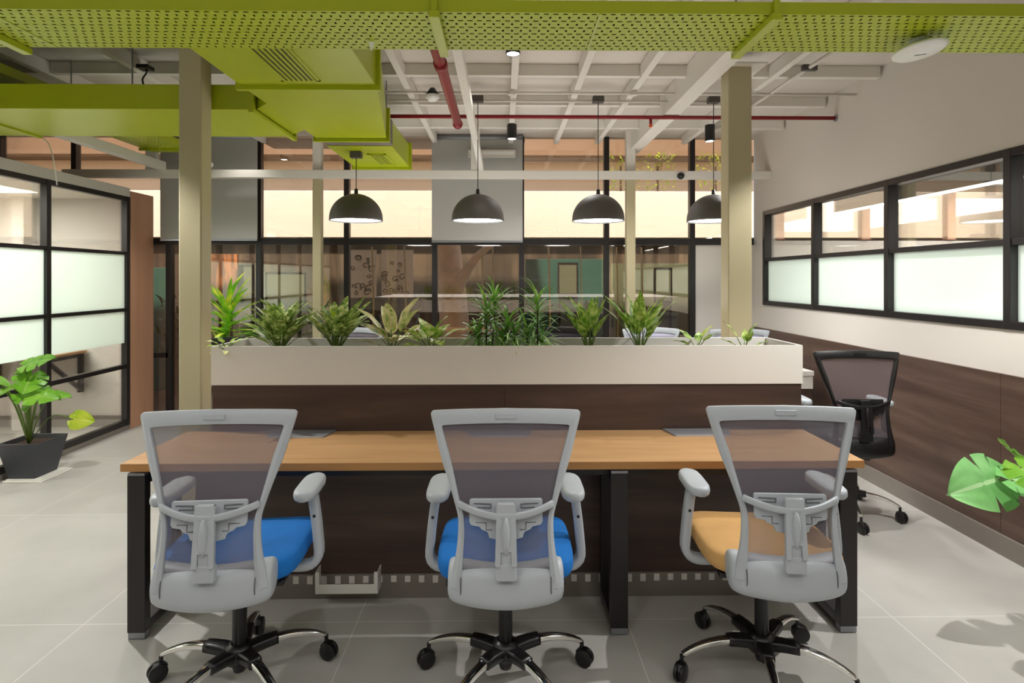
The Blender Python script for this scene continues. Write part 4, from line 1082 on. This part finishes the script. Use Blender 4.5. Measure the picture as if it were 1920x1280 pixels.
rosette(0, 3.0, 12, (0.07, 0.11), (0.022, 0.03), L_pale2, 'low variegated creeper spilling over the left front corner of the planter', x=-1.42, seed=31, elev=(-0.1, 1.0), droop=0.8, base=1.13)

# monstera
def monstera_leaf(mb, c, az, tilt, size, roll=0.0, notch=((0.35, 0.55), (0.6, 0.5)), curl=0.25):
    """heart blade: c = petiole joint, az direction of tip, tilt elevation of tip"""
    Mx = Matrix.Translation(c) @ Matrix.Rotation(az, 4, 'Z') @ Matrix.Rotation(-tilt, 4, 'Y') @ Matrix.Rotation(roll, 4, 'X')
    N = 26; rows = []; uvs = []
    for side in (-1, 1):
        pass
    for i in range(N + 1):
        t = i / N
        v = -0.22 + 1.22 * t
        w = 0.52 * math.sin(PI * min(1.0, (t * 0.97 + 0.02)) ** 0.72) ** 0.72 if t < 0.995 else 0.0
        row = []; ur = []
        for k in range(-5, 6):
            u = k / 5; ww = w
            for (nv, nd) in notch:
                if abs(t - nv - (0.03 if u > 0 else 0)) < 0.022: ww = w * (1 - nd)
            gap = 0
            vv = v
            if v < 0: vv = v * min(1, abs(u) * 1.6) ; 
            x = vv * size + (0.10 * size * abs(u) * (1 - t) * -1 if v > 0 else 0)
            y = u * ww * size
            z = -curl * size * (vv ** 2) * 0.7 + 0.10 * size * abs(u) - 0.30 * size * abs(u * ww) ** 1.5 - 0.01 * size * math.sin(k * 2.0 + t * 9)
            row.append(Mx @ V((x, y, z))); ur.append((0.5 + 0.5 * u, t))
        rows.append(row); uvs.append(ur)
    mb.grid(rows, uvs)

mp = thing('monstera_plant', 'potted monstera in a charcoal tapered pot by the left glass partition', 'plant', (-3.62, 4.55, 0))
def frus(x0, x1, y0, y1, ins, z0, z1, w):
    m = MB()
    lo = [(x0 + ins, y0 + ins, z0), (x1 - ins, y0 + ins, z0), (x1 - ins, y1 - ins, z0), (x0 + ins, y1 - ins, z0)]
    hi = [(x0, y0, z1), (x1, y0, z1), (x1, y1, z1), (x0, y1, z1)]
    hin = [(x0 + w, y0 + w, z1), (x1 - w, y0 + w, z1), (x1 - w, y1 - w, z1), (x0 + w, y1 - w, z1)]
    bin_ = [(x0 + w + .01, y0 + w + .01, z1 - 0.04), (x1 - w - .01, y0 + w + .01, z1 - 0.04), (x1 - w - .01, y1 - w - .01, z1 - 0.04), (x0 + w + .01, y1 - w - .01, z1 - 0.04)]
    m.loft([lo, hi, hin, bin_], True); return m
frus(-3.775, -3.475, 4.38, 4.70, 0.05, 0.022, 0.295, 0.012).build('pot', M['pot'], mp, bevel=0.003)
B(-3.755, -3.495, 4.40, 4.68, 0.250, 0.262).build('soil', M['soil'], mp)
m = MB(); m.box(-3.745, -3.455, 4.40, 4.72, 0.0, 0.012); m.box(-3.73, -3.47, 4.415, 4.705, 0.012, 0.022)
m.build('saucer', M['white'], mp, bevel=0.003)
st = MB(); fo = MB(); ye = MB()
base = V((-3.64, 4.52, 0.26))
def PT(px, py, Y): return V(P(px, py, Y))
def petiole(tip, r=0.006, bow=0.08):
    mid = (base + tip) / 2 + V((0, 0, bow)); st.tube(cr([base, mid, tip], 8), [r * (1.3 - 0.06 * i) for i in range(8)], 7)
for (px, py, Y, az, tilt, s, roll) in ((60, 682, 4.35, 0.15, 0.35, 0.20, 0.5), (72, 700, 4.40, -1.2, -0.5, 0.21, -0.3), (52, 735, 4.30, 0.4, -0.15, 0.24, 0.45), (88, 730, 4.45, -1.6, -0.55, 0.20, 0.3), (28, 730, 4.25, 2.9, -0.1, 0.20, -0.4), (10, 715, 4.30, 2.2, 0.2, 0.20, 0.6)):
    c_ = PT(px, py, Y); petiole(c_, 0.0065); monstera_leaf(fo, c_, az, tilt, s, roll)
c_ = PT(112, 735, 4.55); petiole(c_, 0.004); monstera_leaf(fo, c_, 0.2, -0.2, 0.12, 0.3)
c_ = PT(147, 783, 4.55); st.tube(cr([base, (base + c_) / 2 + V((0, 0, 0.12)), c_], 8), 0.0035, 6); monstera_leaf(ye, c_, 0.1, -0.1, 0.15, 1.1, notch=())
st.build('stems', M['stem'], mp, smooth=True); fo.build('leaves', L_mon, mp, smooth=True); tag(ye.build('curled_leaf', L_yel, mp, smooth=True), 'curled yellow-green leaf')

mq = thing('monstera_plant', 'monstera reaching in from the right edge with pale green leaves', 'plant', (2.62, 2.3, 0))
frus(2.55, 2.77, 2.15, 2.40, 0.04, 0.0, 0.26, 0.012).build('pot', M['pot'], mq, bevel=0.003)
st = MB(); fo = MB(); f2 = MB(); base = V((2.66, 2.28, 0.24))
for (px, py, Y, az, tilt, s, roll, mb) in ((1884, 903, 2.45, PI + 0.15, -0.2, 0.235, -0.95, fo), (1908, 905, 2.40, -0.3, 0.1, 0.20, 0.4, fo), (1912, 850, 2.45, 0.3, -0.6, 0.17, 0.5, f2), (1925, 880, 2.3, -1.3, -0.4, 0.18, 0.2, f2)):
    c_ = PT(px, py, Y); petiole(c_, 0.006, 0.1); monstera_leaf(mb, c_, az, tilt, s, roll, notch=((0.42, 0.55),))
st.build('stems', M['stem'], mq, smooth=True); fo.build('leaves', L_mon2, mq, smooth=True); tag(f2.build('upper_leaves', L_mon, mq, smooth=True), 'yellower upper leaves')

# ------------------------------------------------------------------ outside, behind the glass
E = dict(
    para=pbr('sunlit_white_parapet', rgb(238, 236, 228), 0.8, noise_amt=0.03, nscale=2),
    peach=pbr('peach_render', rgb(226, 202, 176), 0.8, noise_amt=0.06, nscale=2),
    soff=pbr('brown_soffit', rgb(128, 104, 82), 0.7, noise_amt=0.1, nscale=3),
    ground=pbr('outdoor_paving', rgb(90, 76, 62), 0.8, noise_amt=0.2, nscale=4),
    dwall=wood('brown_reflection_streaks', [rgb(30, 28, 24), rgb(76, 68, 56), rgb(134, 120, 98)], (4, 4, 0.5), 0.6, 1.1),  # dark streaky tones stand in for dim reflections in the lower glass
    teal=pbr('teal_hoarding', rgb(44, 92, 84), 0.5, noise_amt=0.25, nscale=2),
    olive=pbr('olive_board', rgb(96, 106, 84), 0.6, noise_amt=0.15, nscale=2),
    trunk=pbr('pinkish_trunk_bark', rgb(232, 208, 188), 0.9, noise_amt=0.3, nscale=9, bump=1.0, bscale=25),
    bamboo=pbr('pale_bamboo', rgb(200, 180, 130), 0.5, noise_amt=0.2, nscale=20),
    board=pbr('reflected_mural_board', rgb(244, 240, 228), 0.6, noise_amt=0.08, nscale=6),
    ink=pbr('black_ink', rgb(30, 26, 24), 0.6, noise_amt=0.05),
    och=wood('orange_light_streak', [rgb(60, 48, 40), rgb(120, 86, 60), rgb(235, 160, 96)], (9, 5, 1.2), 0.6, 1.3),  # orange streaks painted in place of a streak of light
)
struct(B(-12, 12, 6.46, 12, -0.12, -0.01).build('ground_outside', E['ground']))
tag(B(-12, 12, 8.6, 8.8, 0, 2.12).build('reflection_wall', E['dwall']), 'dim brown streaked wall outside standing in for reflections in the glass', 'wall')
tag(B(-12, 12, 8.42, 8.8, 2.121, 2.80).build('parapet', E['para'], bevel=0.01), 'sunlit white parapet band outside above the transom', 'wall')
tag(B(-12, 12, 9.4, 9.6, 2.6, 4.6).build('facade', E['peach']), 'peach rendered building across the yard', 'building')
tag(B(-12, 12, 8.9, 9.4, 3.42, 3.7).build('balcony_slab', E['soff']), 'brown balcony slab outside high behind the glass', 'slab')
tag(B(P(478, Y=6.7), P(985, Y=6.7), 6.47, 7.3, 3.15, 3.22).build('canopy', E['soff']), 'brown canopy just outside the glass wall', 'canopy')
for i, (a, b, mt, lab) in enumerate(((985, 1140, E['teal'], 'teal hoarding sheet right of the middle outside'), (1145, 1300, E['olive'], 'olive green board outside behind the right rear post'), (270, 330, E['teal'], 'dark teal sheet outside at the left end'), (495, 560, E['olive'], 'greenish board outside behind the speckled plants'))):
    x0, x1 = P(a, Y=8.1), P(b, Y=8.1)
    tag(B(x0, x1, 8.08, 8.12, -0.01, 1.80 - 0.06 * i).build('hoarding_board', mt, bevel=0.004), lab, 'board')
t = thing('tree_trunk', 'pale pinkish tree trunk outside behind the middle plants', 'tree', (P(862, Y=7.6), 7.6, 0))
xx = P(852, Y=7.6)
MB().tube(cr([(xx - .1, 7.6, -0.02), (xx, 7.6, 0.8), (xx - 0.05, 7.6, 1.5), (xx - 0.12, 7.6, 2.1)], 10), [0.28, 0.24, 0.22, 0.20, 0.19, 0.19, 0.18, 0.18, 0.18, 0.18], 20).build('trunk', E['trunk'], t, smooth=True)
MB().tube(cr([(xx, 7.5, 1.3), (xx + 0.25, 7.45, 1.75), (xx + 0.6, 7.4, 2.05)], 8), [0.09, 0.08, 0.07, 0.06, 0.05, 0.045, 0.04, 0.035], 10).build('branch', E['trunk'], t, smooth=True)
for i, px in enumerate((905, 925, 1030, 1090, 760, 700, 1158, 1205)):
    x_ = P(px, Y=7.2 + 0.03 * i)
    o = MB().tube([(x_, 7.2 + .03 * i, 0), (x_ + 0.01, 7.2 + .03 * i, 1.2), (x_ - 0.01, 7.2 + .03 * i, 1.93)], 0.008 + 0.002 * (i % 3), 8).build('bamboo_pole', E['bamboo'], smooth=True)
    tag(o, 'thin pale bamboo pole standing outside behind the ' + ['grassy plants, left one', 'grassy plants, right one', 'single-stemmed plant, left one', 'upright lime plant, left one', 'cream-leaved plant, right one', 'cream-leaved plant, left one', 'right rear post, left side', 'right rear post, right side'][i], 'pole', 'bamboo poles in the yard')
for (pa, pb, za, zb, lab) in ((428, 478, 1.15, 1.72, 'black frame standing in for a reflection behind the tall strap-leaved plant'), (500, 575, 1.0, 1.62, 'black frame standing in for a reflection left of the left rear post'), (1228, 1262, 1.2, 1.68, 'dark framed panel standing in for a reflection right of the right rear post'), (1046, 1084, 1.3, 1.75, 'dark frame standing in for a reflection on the teal hoarding')):
    x0, x1 = P(pa, Y=8.0), P(pb, Y=8.0)
    m = MB(); m.box(x0, x1, 8.0, 8.03, za, za + .02); m.box(x0, x1, 8.0, 8.03, zb - .02, zb); m.box(x0, x0 + .02, 8.0, 8.03, za + .02, zb - .02); m.box(x1 - .02, x1, 8.0, 8.03, za + .02, zb - .02)
    t = thing('mirrored_frame', lab, 'frame', ((x0 + x1) / 2, 8.0, 0))  # frames added outside in place of ones mirrored in the glass
    m.build('frame_border', M['black'], t); B(x0 + .02, x1 - .02, 8.01, 8.02, za + .02, zb - .02).build('frame_panel', E['olive'], t)
    B(x0 + .01, x0 + .04, 8.0, 8.03, -0.01, za).build('frame_leg', M['black'], t); B(x1 - .04, x1 - .01, 8.0, 8.03, -0.01, za).build('frame_leg', M['black'], t)
for (px_, w_, h_, lab, sd) in ((600, .5, 1.15, 'dark shrub in the yard behind the left rear post', 1), (705, .55, 1.1, 'dark teal shrub in the yard behind the cream-leaved plant', 2), (1010, .4, 1.2, 'dark shrub in the yard behind the single-stemmed grassy plant', 5), (1120, .45, 1.2, 'dark shrub in the yard behind the lime plant', 3), (330, .6, 1.3, 'dark shrub in the yard at the far left', 4)):
    x_ = P(px_, Y=7.6); r2 = random.Random(sd); fo = MB()
    t = thing('yard_shrub', lab, 'shrub', (x_, 7.6, -0.01), 'shrubs in the yard')
    for i in range(170):
        a = r2.uniform(0, 6.28); zz_ = r2.uniform(0.2, 1.0) * h_; rad = w_ * (1.1 - zz_ / h_ * .6) * r2.random() ** .5 * .8
        blade(fo, (x_ + rad * math.cos(a), 7.65 + 0.25 * rad * math.sin(a), zz_), r2.uniform(0, 6.28), r2.uniform(-.2, 1.2), r2.uniform(.12, .2), r2.uniform(.03, .05), 0.7, 0.2, n=3, cols=2)
    fo.build('foliage', L_dark, t, smooth=True)
    MB().cyl((x_, 7.65, -0.01), (x_, 7.65, h_ * .8), 0.018, 8).build('stem', M['bark'], t)
# boards of generic doodles stand in for a mural reflected in the glass
for (pa, pb, lab, sd) in ((658, 706, 'white board of black doodles outside, standing in for a reflection in the glass', 5), (716, 775, 'second doodle board beside the first, standing in for the same reflection', 9)):
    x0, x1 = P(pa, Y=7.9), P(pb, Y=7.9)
    t = thing('reflected_doodle_board', lab, 'board', ((x0 + x1) / 2, 7.9, 1.2))
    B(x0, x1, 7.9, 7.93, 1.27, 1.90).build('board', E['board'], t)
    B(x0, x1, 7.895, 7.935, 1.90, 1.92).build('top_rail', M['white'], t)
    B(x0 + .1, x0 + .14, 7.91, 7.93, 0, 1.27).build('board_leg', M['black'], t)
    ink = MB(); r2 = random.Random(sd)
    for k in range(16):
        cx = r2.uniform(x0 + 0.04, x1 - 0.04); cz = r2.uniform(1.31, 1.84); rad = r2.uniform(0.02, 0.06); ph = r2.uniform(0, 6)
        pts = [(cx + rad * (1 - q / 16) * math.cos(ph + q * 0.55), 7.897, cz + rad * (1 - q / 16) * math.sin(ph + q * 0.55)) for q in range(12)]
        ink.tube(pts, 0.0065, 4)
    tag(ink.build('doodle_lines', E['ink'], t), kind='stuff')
tag(B(P(392, Y=7.9), P(450, Y=7.9), 7.88, 7.92, -0.01, 1.86).build('light_streak_board', E['och']), 'orange-brown board imitating a streak of light behind the tall strap-leaved plant', 'board')
# foliage on the parapet at right
for (pa, lab, sd, zz) in ((1165, 'yellow-green shrub outside above the parapet behind the right rear post', 3, 3.0), (1235, 'yellow-green shrub outside high at the right', 4, 3.02), (1345, 'yellow-green shrub outside behind the right pendant', 6, 3.0)):
    x_ = P(pa, Y=8.6); r2 = random.Random(sd); fo = MB()
    t = thing('shrub', lab, 'shrub', (x_, 8.6, 2.8), 'shrubs on the parapet')
    for i in range(150):
        a = r2.uniform(0, 6.28); rad = 0.28 * r2.random() ** .5
        blade(fo, (x_ + rad * math.cos(a), 8.62 + 0.12 * math.sin(a), 2.85 + r2.random() * 0.55), r2.uniform(0, 6.28), r2.uniform(-.4, 1.0), r2.uniform(.05, .09), r2.uniform(.02, .035), 0.5, 0.2, n=3, cols=2)
    fo.build('foliage', L_yel, t, smooth=True)
    MB().cyl((x_, 8.62, 2.8), (x_, 8.62, 3.2), 0.015, 8).build('stem', M['bark'], t)

# ------------------------------------------------------------------ outdoor light
w = bpy.data.worlds.new('sky'); SC.world = w; w.use_nodes = True
nt = w.node_tree; bg = nt.nodes['Background']
sky = nt.nodes.new('ShaderNodeTexSky'); sky.sky_type = 'NISHITA'; sky.sun_disc = False; sky.sun_elevation = math.radians(45); sky.sun_rotation = math.radians(200)
nt.links.new(sky.outputs[0], bg.inputs['Color']); bg.inputs['Strength'].default_value = 0.30
s = bpy.data.lights.new('sun', 'SUN'); s.energy = 7.0; s.angle = math.radians(3); s.color = (1, 0.93, 0.84)
so = bpy.data.objects.new('sun', s); COL.objects.link(so); so.rotation_euler = (math.radians(38), 0, math.radians(-12)); so.location = (0, 0, 12)

# ------------------------------------------------------------------ render look
vs = SC.view_settings; vs.view_transform = 'Standard'; vs.look = 'None'; vs.gamma = 1.0; vs.use_curve_mapping = False
vs.exposure = 0.0
SC.cycles.max_bounces = 8; SC.cycles.diffuse_bounces = 4; SC.cycles.glossy_bounces = 4; SC.cycles.transparent_max_bounces = 12
SC.cycles.caustics_reflective = False; SC.cycles.caustics_refractive = False
SC.cycles.use_denoising = True
SC.cycles.sample_clamp_indirect = 6.0
